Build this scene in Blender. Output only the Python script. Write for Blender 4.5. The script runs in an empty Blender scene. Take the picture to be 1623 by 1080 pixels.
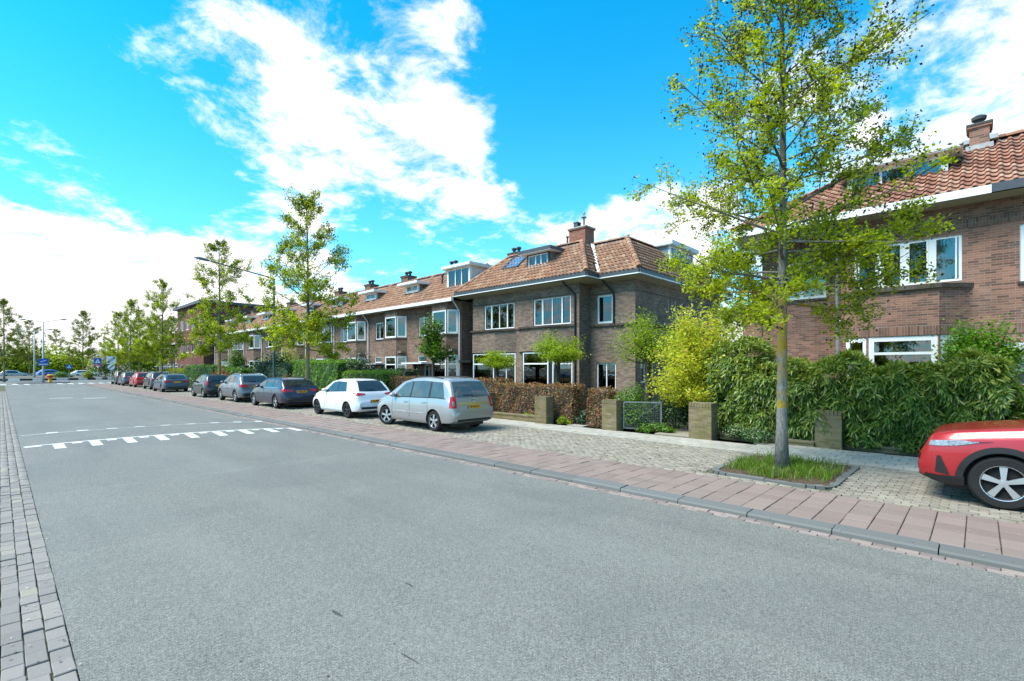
import bpy, bmesh, math, random
import numpy as np
from mathutils import Vector, Matrix
from mathutils.bvhtree import BVHTree
R = math.radians
scene = bpy.context.scene
COL = scene.collection
random.seed(7)

# ------------------------------------------------------------------ camera
YAW = R(46.318)            # the street runs along +Y, the camera looks 46 degrees to its right
cam_d = bpy.data.cameras.new('camera')
cam_d.sensor_width = 36.0
cam_d.lens = 17.19
cam_d.shift_y = 44.0 / 1623.0
cam_d.clip_start = 0.05
cam_d.clip_end = 3000
cam = bpy.data.objects.new('camera', cam_d)
COL.objects.link(cam)
cam.location = (0, 0, 2.0)
cam.rotation_euler = (R(90), 0, -YAW)
scene.camera = cam

# ------------------------------------------------------------------ sky and sun
SUN_EL, SUN_AZ = R(55), R(296)      # azimuth: direction the light comes from, clockwise from +Y
world = bpy.data.worlds.new('World')
scene.world = world
world.use_nodes = True
wn, wl = world.node_tree.nodes, world.node_tree.links
wn.clear()


def wnode(t, **kw):
    n = wn.new(t)
    for k, v in kw.items():
        setattr(n, k, v)
    return n


def wmath(op, a, b=None, c=None, clamp=False):
    n = wn.new('ShaderNodeMath')
    n.operation = op
    n.use_clamp = clamp
    for i, v in enumerate((a, b, c)):
        if v is None:
            continue
        if isinstance(v, (int, float)):
            n.inputs[i].default_value = v
        else:
            wl.new(v, n.inputs[i])
    return n.outputs[0]


sky = wnode('ShaderNodeTexSky', sky_type='NISHITA', sun_disc=False)
sky.sun_elevation = SUN_EL
sky.sun_rotation = SUN_AZ
sky.air_density = 1.0
sky.dust_density = 0.3
sky.ozone_density = 3.0
tc = wnode('ShaderNodeTexCoord')
nrm = wnode('ShaderNodeVectorMath', operation='NORMALIZE')
wl.new(tc.outputs['Generated'], nrm.inputs[0])
DIR = nrm.outputs[0]
sep = wnode('ShaderNodeSeparateXYZ')
wl.new(DIR, sep.inputs[0])
ZD = wmath('MAXIMUM', sep.outputs[2], 0.0)
den = wmath('ADD', ZD, 0.22)
comb = wnode('ShaderNodeCombineXYZ')
wl.new(wmath('DIVIDE', sep.outputs[0], den), comb.inputs[0])
wl.new(wmath('DIVIDE', sep.outputs[1], den), comb.inputs[1])
PL = comb.outputs[0]          # cloud layer seen in perspective


def wnoise(scale, detail, rough, off=(0, 0, 0), dist=0.0, vec=PL):
    mp = wnode('ShaderNodeMapping')
    mp.inputs['Location'].default_value = off
    wl.new(vec, mp.inputs[0])
    n = wnode('ShaderNodeTexNoise')
    n.inputs['Scale'].default_value = scale
    n.inputs['Detail'].default_value = detail
    n.inputs['Roughness'].default_value = rough
    n.inputs['Distortion'].default_value = dist
    wl.new(mp.outputs[0], n.inputs['Vector'])
    return n.outputs['Fac']


def skydir(px, py):
    f, cx, hy = 775., 811.5, 584.
    l, u = (px - cx) / f, (hy - py) / f
    v = Vector((math.sin(YAW) + math.cos(YAW) * l, math.cos(YAW) - math.sin(YAW) * l, u))
    return v.normalized()


def blob(px, py, rad, amp, sq=(1, 1, 1)):
    """soft cloud bank (amp > 0) or clear patch (amp < 0) standing in one direction of the sky"""
    d = skydir(px, py)
    s = wnode('ShaderNodeVectorMath', operation='SUBTRACT')
    wl.new(DIR, s.inputs[0])
    s.inputs[1].default_value = d
    m = wnode('ShaderNodeVectorMath', operation='MULTIPLY')
    wl.new(s.outputs[0], m.inputs[0])
    m.inputs[1].default_value = sq
    ln = wnode('ShaderNodeVectorMath', operation='LENGTH')
    wl.new(m.outputs[0], ln.inputs[0])
    x = wmath('DIVIDE', ln.outputs['Value'], rad)
    x = wmath('SUBTRACT', 1.0, wmath('MULTIPLY', x, x), clamp=True)
    return wmath('MULTIPLY', wmath('MULTIPLY', x, x), amp)


n_big = wnoise(1.5, 8, 0.60, (3.1, 1.7, 0), 0.25)
n_fin = wnoise(5.5, 9, 0.68, (5.1, 5.2, 2), 0.35)
n_mid = wnoise(2.8, 8, 0.62, (9.9, 0.4, 6.0), 0.3)
cov = wmath('ADD', wmath('MULTIPLY', n_big, 0.40), wmath('MULTIPLY', n_mid, 0.85))
cov = wmath('ADD', cov, wmath('MULTIPLY', n_fin, 0.70))
cov = wmath('SUBTRACT', cov, 0.475)         # a broken overcast
blobs = [blob(590, 205, 0.34, 0.16, (1, 1, 1.5)), blob(450, 30, 0.26, 0.16, (1, 1, 1.6)), blob(740, 120, 0.18, 0.12), blob(700, 280, 0.16, 0.10),
         blob(60, 470, 0.46, 0.24, (1, 1, 2.1)), blob(60, 235, 0.18, 0.16, (1, 1, 3.0)), blob(360, 500, 0.5, 0.20, (1, 1, 2.2)),
         blob(1560, 60, 0.34, 0.12), blob(1480, 270, 0.24, 0.20, (1, 1, 1.5)), blob(960, 350, 0.26, 0.13, (1, 1, 2.2)), blob(1100, 360, 0.2, 0.16), blob(220, 110, 0.16, 0.10, (1, 1, 1.6)), blob(420, 160, 0.16, 0.10),
         blob(960, 110, 0.26, -0.34), blob(60, 80, 0.30, -0.12), blob(880, 240, 0.17, -0.26), blob(330, 330, 0.15, -0.18), blob(1080, 60, 0.20, -0.24), blob(100, 310, 0.14, -0.12, (1, 1, 2)), blob(1440, 120, 0.2, -0.12), blob(820, 20, 0.14, -0.12), blob(700, 400, 0.3, -0.06, (1, 1, 2))]
for b in blobs:
    cov = wmath('ADD', cov, b)
# towards the horizon the sky thickens into pale cloud all round
hz = wmath('POWER', wmath('SUBTRACT', 1.0, ZD, clamp=True), 6.0)
cov = wmath('ADD', cov, wmath('MULTIPLY', hz, 0.14))
mr = wnode('ShaderNodeMapRange', interpolation_type='SMOOTHSTEP')
mr.inputs['From Min'].default_value = 0.50
mr.inputs['From Max'].default_value = 0.76
wl.new(cov, mr.inputs['Value'])
CLOUD = mr.outputs[0]
# blue of the photograph: the physical sky pushed towards cyan
tint = wnode('ShaderNodeMix', data_type='RGBA', blend_type='MULTIPLY')
tint.inputs['Factor'].default_value = 1.0
wl.new(sky.outputs[0], tint.inputs['A'])
tint.inputs['B'].default_value = (0.0, 0.70, 0.83, 1)
mixc = wnode('ShaderNodeMix', data_type='RGBA')
wl.new(CLOUD, mixc.inputs['Factor'])
pale = wnode('ShaderNodeMix', data_type='RGBA')        # the blue pales towards the horizon
wl.new(wmath('MULTIPLY', wmath('POWER', wmath('SUBTRACT', 1.0, ZD, clamp=True), 5.0), 0.85), pale.inputs['Factor'])
wl.new(tint.outputs['Result'], pale.inputs['A'])
pale.inputs['B'].default_value = (2.3, 3.3, 3.7, 1)
wl.new(pale.outputs['Result'], mixc.inputs['A'])
shade = wmath('MULTIPLY_ADD', n_fin, 4.6, 1.2)
cc = wnode('ShaderNodeCombineXYZ')
wl.new(wmath('MULTIPLY', shade, 1.02), cc.inputs[0])
wl.new(shade, cc.inputs[1])
wl.new(wmath('MULTIPLY', shade, 0.98), cc.inputs[2])
wl.new(cc.outputs[0], mixc.inputs['B'])
bg = wnode('ShaderNodeBackground')
bg.inputs['Strength'].default_value = 0.14
wl.new(mixc.outputs['Result'], bg.inputs['Color'])
out = wnode('ShaderNodeOutputWorld')
wl.new(bg.outputs[0], out.inputs['Surface'])

sun_d = bpy.data.lights.new('sun', 'SUN')
sun_d.energy = 2.7
sun_d.angle = R(36)
sun_d.color = (1.0, 0.945, 0.85)
sun = bpy.data.objects.new('sun', sun_d)
COL.objects.link(sun)
_sd = Vector((math.sin(SUN_AZ) * math.cos(SUN_EL), math.cos(SUN_AZ) * math.cos(SUN_EL), math.sin(SUN_EL)))
sun.rotation_euler = _sd.to_track_quat('Z', 'Y').to_euler()

vs = scene.view_settings
vs.view_transform = 'Standard'
vs.look = 'None'
vs.exposure = 1.50
vs.gamma = 1.0
scene.cycles.max_bounces = 7
scene.cycles.diffuse_bounces = 3
scene.cycles.glossy_bounces = 3
scene.cycles.transparent_max_bounces = 12
scene.cycles.caustics_reflective = False
scene.cycles.caustics_refractive = False

# ------------------------------------------------------------------ scene graph helpers
def tag(o, label=None, cat=None, group=None, kind=None):
    if label: o['label'] = label
    if cat: o['category'] = cat
    if group: o['group'] = group
    if kind: o['kind'] = kind
    return o


def thing(name, label, cat, loc=(0, 0, 0), rz=0.0, group=None):
    o = bpy.data.objects.new(name, None)
    o.empty_display_size = 0.2
    COL.objects.link(o)
    o.location = loc
    o.rotation_euler = (0, 0, rz)
    return tag(o, label, cat, group)


def obj(name, mesh, parent=None, loc=(0, 0, 0), rot=(0, 0, 0)):
    o = bpy.data.objects.new(name, mesh)
    COL.objects.link(o)
    if parent is not None:
        o.parent = parent
    o.location = loc
    o.rotation_euler = rot
    return o


def copy_tree(o, parent=None):
    c = o.copy()
    COL.objects.link(c)
    if parent is not None:
        c.parent = parent
    for ch in list(o.children):
        copy_tree(ch, c)
    return c


class Fr:
    """frame on a wall: u along it, n out of it, z up"""
    def __init__(s, ox, oy, tx, ty, nx=None, ny=None):
        L = math.hypot(tx, ty)
        s.o = (ox, oy); s.t = (tx / L, ty / L)
        s.n = (nx, ny) if nx is not None else (-s.t[1], s.t[0])
    def p(s, u, n, z):
        return (s.o[0] + s.t[0] * u + s.n[0] * n, s.o[1] + s.t[1] * u + s.n[1] * n, z)


ID = Fr(0, 0, 1, 0, 0, 1)          # plain x, y, z


class MB:
    def __init__(s):
        s.v = []; s.f = []
    def add(s, vs, fs):
        b = len(s.v)
        s.v += [tuple(x) for x in vs]
        s.f += [tuple(b + i for i in f) for f in fs]
        return s
    def quad(s, a, b, c, d):
        return s.add((a, b, c, d), ((0, 1, 2, 3),))
    def box(s, u0, u1, n0, n1, z0, z1, F=ID):
        P = [F.p(u, n, z) for z in (z0, z1) for n in (n0, n1) for u in (u0, u1)]
        fs = [(0, 2, 3, 1), (4, 5, 7, 6), (0, 1, 5, 4), (2, 6, 7, 3), (0, 4, 6, 2), (1, 3, 7, 5)]
        a, b, c = Vector(P[1]) - Vector(P[0]), Vector(P[2]) - Vector(P[0]), Vector(P[4]) - Vector(P[0])
        if a.cross(b).dot(c) < 0:
            fs = [f[::-1] for f in fs]
        return s.add(P, fs)
    def bar(s, a, b, w, h=None):
        a, b = Vector(a), Vector(b)
        d = (b - a).normalized()
        up = Vector((0, 0, 1)) if abs(d.z) < 0.95 else Vector((1, 0, 0))
        x = d.cross(up).normalized() * (w / 2)
        y = x.cross(d).normalized() * ((h or w) / 2)
        P = [p + i * x + j * y for p in (a, b) for j in (-1, 1) for i in (-1, 1)]
        return s.add(P, [(0, 1, 3, 2), (4, 6, 7, 5), (0, 4, 5, 1), (2, 3, 7, 6), (0, 2, 6, 4), (1, 5, 7, 3)])
    def tube(s, pts, rads, k=8, cap=True):
        pts = [Vector(p) for p in pts]
        if not hasattr(rads, '__len__'):
            rads = [rads] * len(pts)
        base = len(s.v)
        ref = None
        for i, p in enumerate(pts):
            d = (pts[min(i + 1, len(pts) - 1)] - pts[max(i - 1, 0)])
            d = d.normalized() if d.length > 1e-9 else Vector((0, 0, 1))
            if ref is None:
                ref = d.orthogonal().normalized()
            x = (ref - d * ref.dot(d))
            x = x.normalized() if x.length > 1e-6 else d.orthogonal().normalized()
            ref = x
            y = d.cross(x)
            for j in range(k):
                a = 2 * math.pi * j / k
                s.v.append(tuple(p + (x * math.cos(a) + y * math.sin(a)) * rads[i]))
        for i in range(len(pts) - 1):
            for j in range(k):
                j2 = (j + 1) % k
                s.f.append((base + i * k + j, base + i * k + j2, base + (i + 1) * k + j2, base + (i + 1) * k + j))
        if cap:
            s.f.append(tuple(base + j for j in range(k))[::-1])
            s.f.append(tuple(base + (len(pts) - 1) * k + j for j in range(k)))
        return s
    def lathe(s, prof, k=16, at=(0, 0, 0), axis='z'):
        """prof: (radius, height) pairs"""
        base = len(s.v)
        for r, h in prof:
            for j in range(k):
                a = 2 * math.pi * j / k
                if axis == 'z':
                    s.v.append((at[0] + r * math.cos(a), at[1] + r * math.sin(a), at[2] + h))
                else:
                    s.v.append((at[0] + r * math.cos(a), at[1] + h, at[2] + r * math.sin(a)))
        for i in range(len(prof) - 1):
            for j in range(k):
                j2 = (j + 1) % k
                q = (base + i * k + j, base + i * k + j2, base + (i + 1) * k + j2, base + (i + 1) * k + j)
                s.f.append(q if axis == 'z' else q[::-1])
        return s
    def poly(s, pts):
        return s.add(pts, (tuple(range(len(pts))),))
    def prism(s, pts, F, n0, n1):
        """polygon of (u, z) points between two depths"""
        k = len(pts)
        A = [F.p(u, n0, z) for u, z in pts] + [F.p(u, n1, z) for u, z in pts]
        fs = [tuple(range(k)), tuple(range(2 * k - 1, k - 1, -1))]
        fs += [(i, k + i, k + (i + 1) % k, (i + 1) % k) for i in range(k)]
        return s.add(A, fs)
    def mesh(s, name, mat=None, smooth=False, angle=None):
        me = bpy.data.meshes.new(name)
        me.from_pydata(s.v, [], s.f)
        if mat is not None:
            for m in (mat if isinstance(mat, (list, tuple)) else [mat]):
                me.materials.append(m)
        me.validate()
        bm = bmesh.new(); bm.from_mesh(me)
        if len(bm.faces) < 20000:
            bmesh.ops.recalc_face_normals(bm, faces=bm.faces)
        bm.to_mesh(me); bm.free()
        if smooth or angle:
            me.shade_smooth()
            if angle:
                me.set_sharp_from_angle(angle=R(angle))
        me.update()
        return me
    def build(s, name, mat, parent=None, smooth=False, angle=None, loc=(0, 0, 0), rot=(0, 0, 0)):
        return obj(name, s.mesh(name, mat, smooth, angle), parent, loc, rot)


def np_mesh(name, V, F4, mat):
    """many quads at once: V (n,3), F4 (m,4)"""
    me = bpy.data.meshes.new(name)
    V = np.asarray(V, dtype=np.float32); F4 = np.asarray(F4, dtype=np.int32)
    k = F4.shape[1]
    me.vertices.add(len(V)); me.vertices.foreach_set('co', V.ravel())
    me.loops.add(F4.size); me.loops.foreach_set('vertex_index', F4.ravel())
    me.polygons.add(len(F4))
    me.polygons.foreach_set('loop_start', np.arange(0, F4.size, k, dtype=np.int32))
    me.polygons.foreach_set('loop_total', np.full(len(F4), k, dtype=np.int32))
    me.materials.append(mat)
    me.update(calc_edges=True)
    return me

# ------------------------------------------------------------------ materials
class NT:
    def __init__(s, name):
        s.m = bpy.data.materials.new(name)
        s.m.use_nodes = True
        s.n = s.m.node_tree.nodes; s.l = s.m.node_tree.links
        s.b = s.n['Principled BSDF']
    def new(s, t, **kw):
        n = s.n.new(t)
        for k, v in kw.items():
            setattr(n, k, v)
        return n
    def put(s, sock, v):
        if hasattr(v, 'is_linked') or hasattr(v, 'links'):
            s.l.new(v, sock)
        else:
            sock.default_value = (*v, 1) if isinstance(v, (tuple, list)) and len(v) == 3 and sock.type == 'RGBA' else v
    def math(s, op, a, b=0.0, clamp=False):
        n = s.new('ShaderNodeMath', operation=op, use_clamp=clamp)
        s.put(n.inputs[0], a); s.put(n.inputs[1], b)
        return n.outputs[0]
    def mix(s, f, a, b, mode='MIX'):
        n = s.new('ShaderNodeMix', data_type='RGBA', blend_type=mode)
        s.put(n.inputs['Factor'], f); s.put(n.inputs['A'], a); s.put(n.inputs['B'], b)
        return n.outputs['Result']
    def pos(s):
        return s.new('ShaderNodeNewGeometry').outputs['Position']
    def noise(s, scale, detail=4, rough=0.55, vec=None, dist=0.0):
        n = s.new('ShaderNodeTexNoise')
        n.inputs['Scale'].default_value = scale; n.inputs['Detail'].default_value = detail
        n.inputs['Roughness'].default_value = rough; n.inputs['Distortion'].default_value = dist
        s.l.new(vec if vec is not None else s.pos(), n.inputs['Vector'])
        return n.outputs['Fac']
    def ramp(s, f, stops, const=False):
        n = s.new('ShaderNodeValToRGB')
        cr = n.color_ramp
        if const: cr.interpolation = 'CONSTANT'
        while len(cr.elements) < len(stops):
            cr.elements.new(0.5)
        for e, (p, c) in zip(cr.elements, stops):
            e.position = p
            e.color = (*c, 1) if len(c) == 3 else c
        s.l.new(f, n.inputs[0])
        return n.outputs[0]
    def rand(s):
        """one value per piece, whether a mesh island or an object of its own"""
        g = s.new('ShaderNodeNewGeometry').outputs['Random Per Island']
        o = s.new('ShaderNodeObjectInfo').outputs['Random']
        return s.math('FRACT', s.math('ADD', g, o))
    def bump(s, h, strength, dist=0.02):
        n = s.new('ShaderNodeBump')
        n.inputs['Strength'].default_value = strength; n.inputs['Distance'].default_value = dist
        s.l.new(h, n.inputs['Height'])
        s.l.new(n.outputs[0], s.b.inputs['Normal'])
    def col(s, c, rough=0.7, spec=0.3, metal=0.0):
        s.put(s.b.inputs['Base Color'], c); s.put(s.b.inputs['Roughness'], rough)
        s.b.inputs['Specular IOR Level'].default_value = spec
        s.b.inputs['Metallic'].default_value = metal
        return s.m


def plain(name, c, rough=0.6, spec=0.3, metal=0.0, var=0.12, scale=6.0, coat=0.0):
    t = NT(name)
    nz = t.noise(scale, 5, 0.6)
    lo = tuple(max(0, x * (1 - var)) for x in c); hi = tuple(x * (1 + var) for x in c)
    t.col(t.ramp(nz, [(0.3, lo), (0.7, hi)]), rough, spec, metal)
    if coat:
        t.b.inputs['Coat Weight'].default_value = coat
        t.b.inputs['Coat Roughness'].default_value = 0.04
    return t.m


def brick_mat(name, stops, mortar, stain=0.35, grime=(0.05, 0.045, 0.04), bw=0.215, bh=0.0625, soldier=False, moss=0.0):
    t = NT(name)
    g = t.new('ShaderNodeNewGeometry')
    cr = t.new('ShaderNodeVectorMath', operation='CROSS_PRODUCT')
    t.l.new(g.outputs['True Normal'], cr.inputs[0]); cr.inputs[1].default_value = (0, 0, 1)
    dt = t.new('ShaderNodeVectorMath', operation='DOT_PRODUCT')
    t.l.new(g.outputs['Position'], dt.inputs[0]); t.l.new(cr.outputs[0], dt.inputs[1])
    sp = t.new('ShaderNodeSeparateXYZ'); t.l.new(g.outputs['Position'], sp.inputs[0])
    cb = t.new('ShaderNodeCombineXYZ')
    if soldier:
        t.l.new(sp.outputs[2], cb.inputs[0]); t.l.new(dt.outputs['Value'], cb.inputs[1])
    else:
        t.l.new(dt.outputs['Value'], cb.inputs[0]); t.l.new(sp.outputs[2], cb.inputs[1])
    bk = t.new('ShaderNodeTexBrick')
    t.l.new(cb.outputs[0], bk.inputs['Vector'])
    bk.inputs['Scale'].default_value = 1.0
    bk.inputs['Brick Width'].default_value = bw; bk.inputs['Row Height'].default_value = bh
    bk.inputs['Mortar Size'].default_value = 0.0055; bk.inputs['Mortar Smooth'].default_value = 0.2
    bk.inputs['Color1'].default_value = (0, 0, 0, 1); bk.inputs['Color2'].default_value = (1, 1, 1, 1)
    bk.inputs['Mortar'].default_value = (0.5, 0.5, 0.5, 1)
    bk.offset = 0.0 if soldier else 0.5
    nb = t.noise(60, 3)
    base = t.ramp(t.math('ADD', t.math('MULTIPLY', bk.outputs['Color'], 0.8), t.math('MULTIPLY', nb, 0.2)), stops)
    c = t.mix(bk.outputs['Fac'], base, mortar)
    st = t.ramp(t.noise(0.9, 6, 0.65), [(0.42, (0, 0, 0)), (0.72, (1, 1, 1))])
    c = t.mix(t.math('MULTIPLY', st, stain), c, grime)
    st2 = t.ramp(t.noise(2.3, 5, 0.6, dist=0.6), [(0.5, (0, 0, 0)), (0.75, (1, 1, 1))])
    c = t.mix(t.math('MULTIPLY', st2, 0.22), c, (0.30, 0.27, 0.24))
    if moss:
        ms = t.ramp(t.noise(3.0, 5, 0.6), [(0.36, (0, 0, 0)), (0.62, (1, 1, 1))])
        c = t.mix(t.math('MULTIPLY', ms, moss), c, (0.13, 0.13, 0.03))
    t.col(c, 0.85, 0.2)
    t.bump(t.math('ADD', t.math('MULTIPLY', bk.outputs['Fac'], -1.0), t.math('MULTIPLY', nb, 0.3)), 0.7, 0.008)
    return t.m


def leaf_mat(name, stops, trans=0.35, rough=0.45, spec=0.35):
    t = NT(name)
    c = t.ramp(t.rand(), stops)
    t.col(c, rough, spec)
    tr = t.new('ShaderNodeBsdfTranslucent')
    t.l.new(t.mix(1.0, c, (1.25, 1.2, 0.55), 'MULTIPLY'), tr.inputs['Color'])
    mx = t.new('ShaderNodeMixShader')
    mx.inputs[0].default_value = trans
    t.l.new(t.b.outputs[0], mx.inputs[1]); t.l.new(tr.outputs[0], mx.inputs[2])
    t.l.new(mx.outputs[0], t.n['Material Output'].inputs['Surface'])
    return t.m


def paver_mat(name, stops, dirt=(0.16, 0.14, 0.11), dirt_amt=0.5, moss=0.0, rough=0.85):
    t = NT(name)
    c = t.ramp(t.rand(), stops)
    c = t.mix(t.math('MULTIPLY', t.ramp(t.noise(0.8, 6, 0.65), [(0.4, (0, 0, 0)), (0.75, (1, 1, 1))]), dirt_amt), c, dirt)
    c = t.mix(t.math('MULTIPLY', t.ramp(t.noise(38, 4, 0.7), [(0.3, (0, 0, 0)), (0.8, (1, 1, 1))]), 0.30), c, tuple(x * 1.5 for x in dirt))
    if moss:
        c = t.mix(t.math('MULTIPLY', t.ramp(t.noise(5, 5, 0.7), [(0.52, (0, 0, 0)), (0.68, (1, 1, 1))]), moss), c, (0.10, 0.12, 0.03))
    t.col(c, rough, 0.25)
    t.bump(t.noise(90, 4, 0.6), 0.35, 0.006)
    return t.m


def joint_mat(name, c, moss=0.4):
    t = NT(name)
    a = t.ramp(t.noise(14, 5, 0.7), [(0.35, tuple(x * 0.6 for x in c)), (0.7, tuple(x * 1.3 for x in c))])
    a = t.mix(t.math('MULTIPLY', t.ramp(t.noise(4, 5, 0.7), [(0.47, (0, 0, 0)), (0.62, (1, 1, 1))]), moss), a, (0.10, 0.13, 0.025))
    return t.col(a, 0.95, 0.1)


def asphalt_mat():
    t = NT('asphalt')
    p = t.pos()
    grain = t.noise(105, 2, 0.6)
    grain2 = t.noise(52, 3, 0.65)
    g = t.math('ADD', t.math('MULTIPLY', grain, 0.6), t.math('MULTIPLY', grain2, 0.4))
    c = t.ramp(g, [(0.36, (0.040, 0.039, 0.034)), (0.49, (0.134, 0.132, 0.116)), (0.63, (0.280, 0.276, 0.246))])
    # worn lanes: the surface polishes paler along the wheel tracks, with patches and joints
    mp = t.new('ShaderNodeMapping'); mp.inputs['Scale'].default_value = (1.0, 0.16, 1.0); t.l.new(p, mp.inputs[0])
    lane = t.ramp(t.noise(0.75, 4, 0.55, mp.outputs[0]), [(0.35, (0, 0, 0)), (0.7, (1, 1, 1))])
    c = t.mix(t.math('MULTIPLY', lane, 0.30), c, (0.225, 0.225, 0.202))
    pt = t.ramp(t.noise(0.35, 5, 0.6, dist=0.8), [(0.45, (0, 0, 0)), (0.6, (1, 1, 1))])
    c = t.mix(t.math('MULTIPLY', pt, 0.24), c, (0.085, 0.09, 0.088))
    sp = t.ramp(t.noise(22, 2, 0.5), [(0.735, (0, 0, 0)), (0.76, (1, 1, 1))])
    c = t.mix(t.math('MULTIPLY', sp, 0.35), c, (0.33, 0.34, 0.32))
    # day joint across the road: dusty seam, slightly darker laying beyond it
    sy = t.new('ShaderNodeSeparateXYZ'); t.l.new(p, sy.inputs[0])
    yy = t.math('SUBTRACT', t.math('ADD', sy.outputs[1], t.math('MULTIPLY', t.noise(0.9, 5, 0.6), 0.45)), 10.68)
    seam = t.math('SUBTRACT', 1.0, t.math('DIVIDE', t.math('ABSOLUTE', yy), 0.09), clamp=True)
    c = t.mix(t.math('MULTIPLY', seam, 0.16), c, (0.30, 0.30, 0.28))
    c = t.mix(t.math('MULTIPLY', t.math('GREATER_THAN', yy, 0.0), 0.10), c, (0.10, 0.105, 0.10))
    # oil and rubber darkening the middle of each lane
    mo = t.new('ShaderNodeMapping'); mo.inputs['Scale'].default_value = (1.6, 0.10, 1.0); t.l.new(p, mo.inputs[0])
    oil = t.ramp(t.noise(0.9, 6, 0.7, mo.outputs[0]), [(0.52, (0, 0, 0)), (0.72, (1, 1, 1))])
    c = t.mix(t.math('MULTIPLY', oil, 0.32), c, (0.085, 0.088, 0.085))
    # wandering hairline cracks
    vo = t.new('ShaderNodeTexVoronoi', feature='DISTANCE_TO_EDGE')
    vo.inputs['Scale'].default_value = 0.16
    wv = t.new('ShaderNodeVectorMath', operation='ADD')
    t.l.new(p, wv.inputs[0])
    nz = t.new('ShaderNodeTexNoise'); nz.inputs['Scale'].default_value = 1.3; nz.inputs['Detail'].default_value = 6
    t.l.new(p, nz.inputs['Vector']); t.l.new(nz.outputs['Color'], wv.inputs[1])
    t.l.new(wv.outputs[0], vo.inputs['Vector'])
    ck = t.math('LESS_THAN', vo.outputs['Distance'], 0.0022)
    brk = t.ramp(t.noise(0.6, 3), [(0.52, (0, 0, 0)), (0.56, (1, 1, 1))])
    c = t.mix(t.math('MULTIPLY', t.math('MULTIPLY', ck, brk), 0.22), c, (0.05, 0.05, 0.05))
    t.col(c, 0.78, 0.35)
    t.bump(g, 0.30, 0.010)
    return t.m


def glass_mat(name, tint=(0.72, 0.78, 0.76), refl=1.5):
    t = NT(name)
    tr = t.new('ShaderNodeBsdfTransparent'); tr.inputs[0].default_value = (*tint, 1)
    gl = t.new('ShaderNodeBsdfGlossy'); gl.inputs['Roughness'].default_value = 0.015
    gl.inputs['Color'].default_value = (0.95, 0.97, 1, 1)
    fr = t.new('ShaderNodeFresnel'); fr.inputs['IOR'].default_value = refl
    wob = t.new('ShaderNodeBump'); wob.inputs['Strength'].default_value = 0.12; wob.inputs['Distance'].default_value = 0.02
    t.l.new(t.noise(1.7, 2), wob.inputs['Height']); t.l.new(wob.outputs[0], gl.inputs['Normal'])
    mx = t.new('ShaderNodeMixShader')
    t.l.new(fr.outputs[0], mx.inputs[0]); t.l.new(tr.outputs[0], mx.inputs[1]); t.l.new(gl.outputs[0], mx.inputs[2])
    t.l.new(mx.outputs[0], t.n['Material Output'].inputs['Surface'])
    return t.m


def paint_mat(name, c, metal=0.0, rough=0.35):
    t = NT(name)
    nz = t.noise(3, 3)
    t.col(t.mix(t.math('MULTIPLY', nz, 0.10), c, (0.22, 0.21, 0.19)), rough, 0.5, metal)
    t.b.inputs['Coat Weight'].default_value = 0.7
    t.b.inputs['Coat Roughness'].default_value = 0.05
    return t.m


def tile_mat(name, stops, grey=0.3, gx=None):
    t = NT(name)
    c = t.ramp(t.rand(), stops)
    nz = t.noise(30, 4, 0.7)
    c = t.mix(t.math('MULTIPLY', nz, 0.25), c, (0.10, 0.06, 0.045))
    st = t.ramp(t.noise(0.8, 5, 0.7, dist=0.5), [(0.45, (0, 0, 0)), (0.68, (1, 1, 1))])
    c = t.mix(t.math('MULTIPLY', st, grey), c, (0.10, 0.09, 0.08))
    if gx:                                     # lime and soot washed down below the chimney
        sp = t.new('ShaderNodeSeparateXYZ'); t.l.new(t.pos(), sp.inputs[0])
        d = t.math('ABSOLUTE', t.math('SUBTRACT', sp.outputs[1], gx))
        w = t.math('SUBTRACT', 1.0, t.math('DIVIDE', d, 0.62), clamp=True)
        w = t.math('MULTIPLY', w, t.math('ADD', t.noise(2.5, 4), 0.9), clamp=True)
        c = t.mix(t.math('MULTIPLY', w, 0.95, clamp=True), c, (0.115, 0.105, 0.09))
    t.col(c, 0.75, 0.3)
    t.bump(nz, 0.3, 0.01)
    return t.m


M = {}
M['asphalt'] = asphalt_mat()
M['white_line'] = plain('road_paint', (0.54, 0.55, 0.52), 0.7, 0.3, var=0.42, scale=24)
M['white'] = plain('white_paint', (0.74, 0.75, 0.74), 0.4, 0.4, var=0.05, scale=4)
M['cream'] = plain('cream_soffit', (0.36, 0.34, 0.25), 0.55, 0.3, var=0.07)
M['grey_gutter'] = plain('dark_grey_paint', (0.055, 0.065, 0.075), 0.45, 0.4)
M['black'] = plain('black_plastic', (0.014, 0.014, 0.015), 0.5, 0.4)
M['rubber'] = plain('rubber', (0.018, 0.018, 0.018), 0.8, 0.2)
M['zinc'] = plain('zinc', (0.30, 0.32, 0.33), 0.5, 0.4, 0.4, var=0.2, scale=3)
M['lead'] = plain('lead', (0.36, 0.36, 0.36), 0.65, 0.3, 0.1, var=0.25, scale=4)
M['slate_board'] = plain('grey_boarding', (0.19, 0.21, 0.23), 0.5, 0.3)
M['pale_board'] = plain('pale_boarding', (0.62, 0.62, 0.58), 0.5, 0.3)
M['steel'] = plain('galvanised_steel', (0.22, 0.23, 0.24), 0.45, 0.4, 0.5)
M['alloy'] = plain('alloy', (0.55, 0.56, 0.57), 0.3, 0.5, 0.75, var=0.05)
M['alloy_dark'] = plain('dark_alloy', (0.05, 0.05, 0.055), 0.4, 0.5, 0.5)
M['chrome'] = plain('chrome', (0.7, 0.7, 0.7), 0.12, 0.5, 1.0, var=0.02)
M['green_post'] = plain('green_post', (0.02, 0.045, 0.035), 0.45, 0.4)
M['pole'] = plain('grey_pole', (0.34, 0.36, 0.37), 0.5, 0.4, 0.3)
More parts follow.
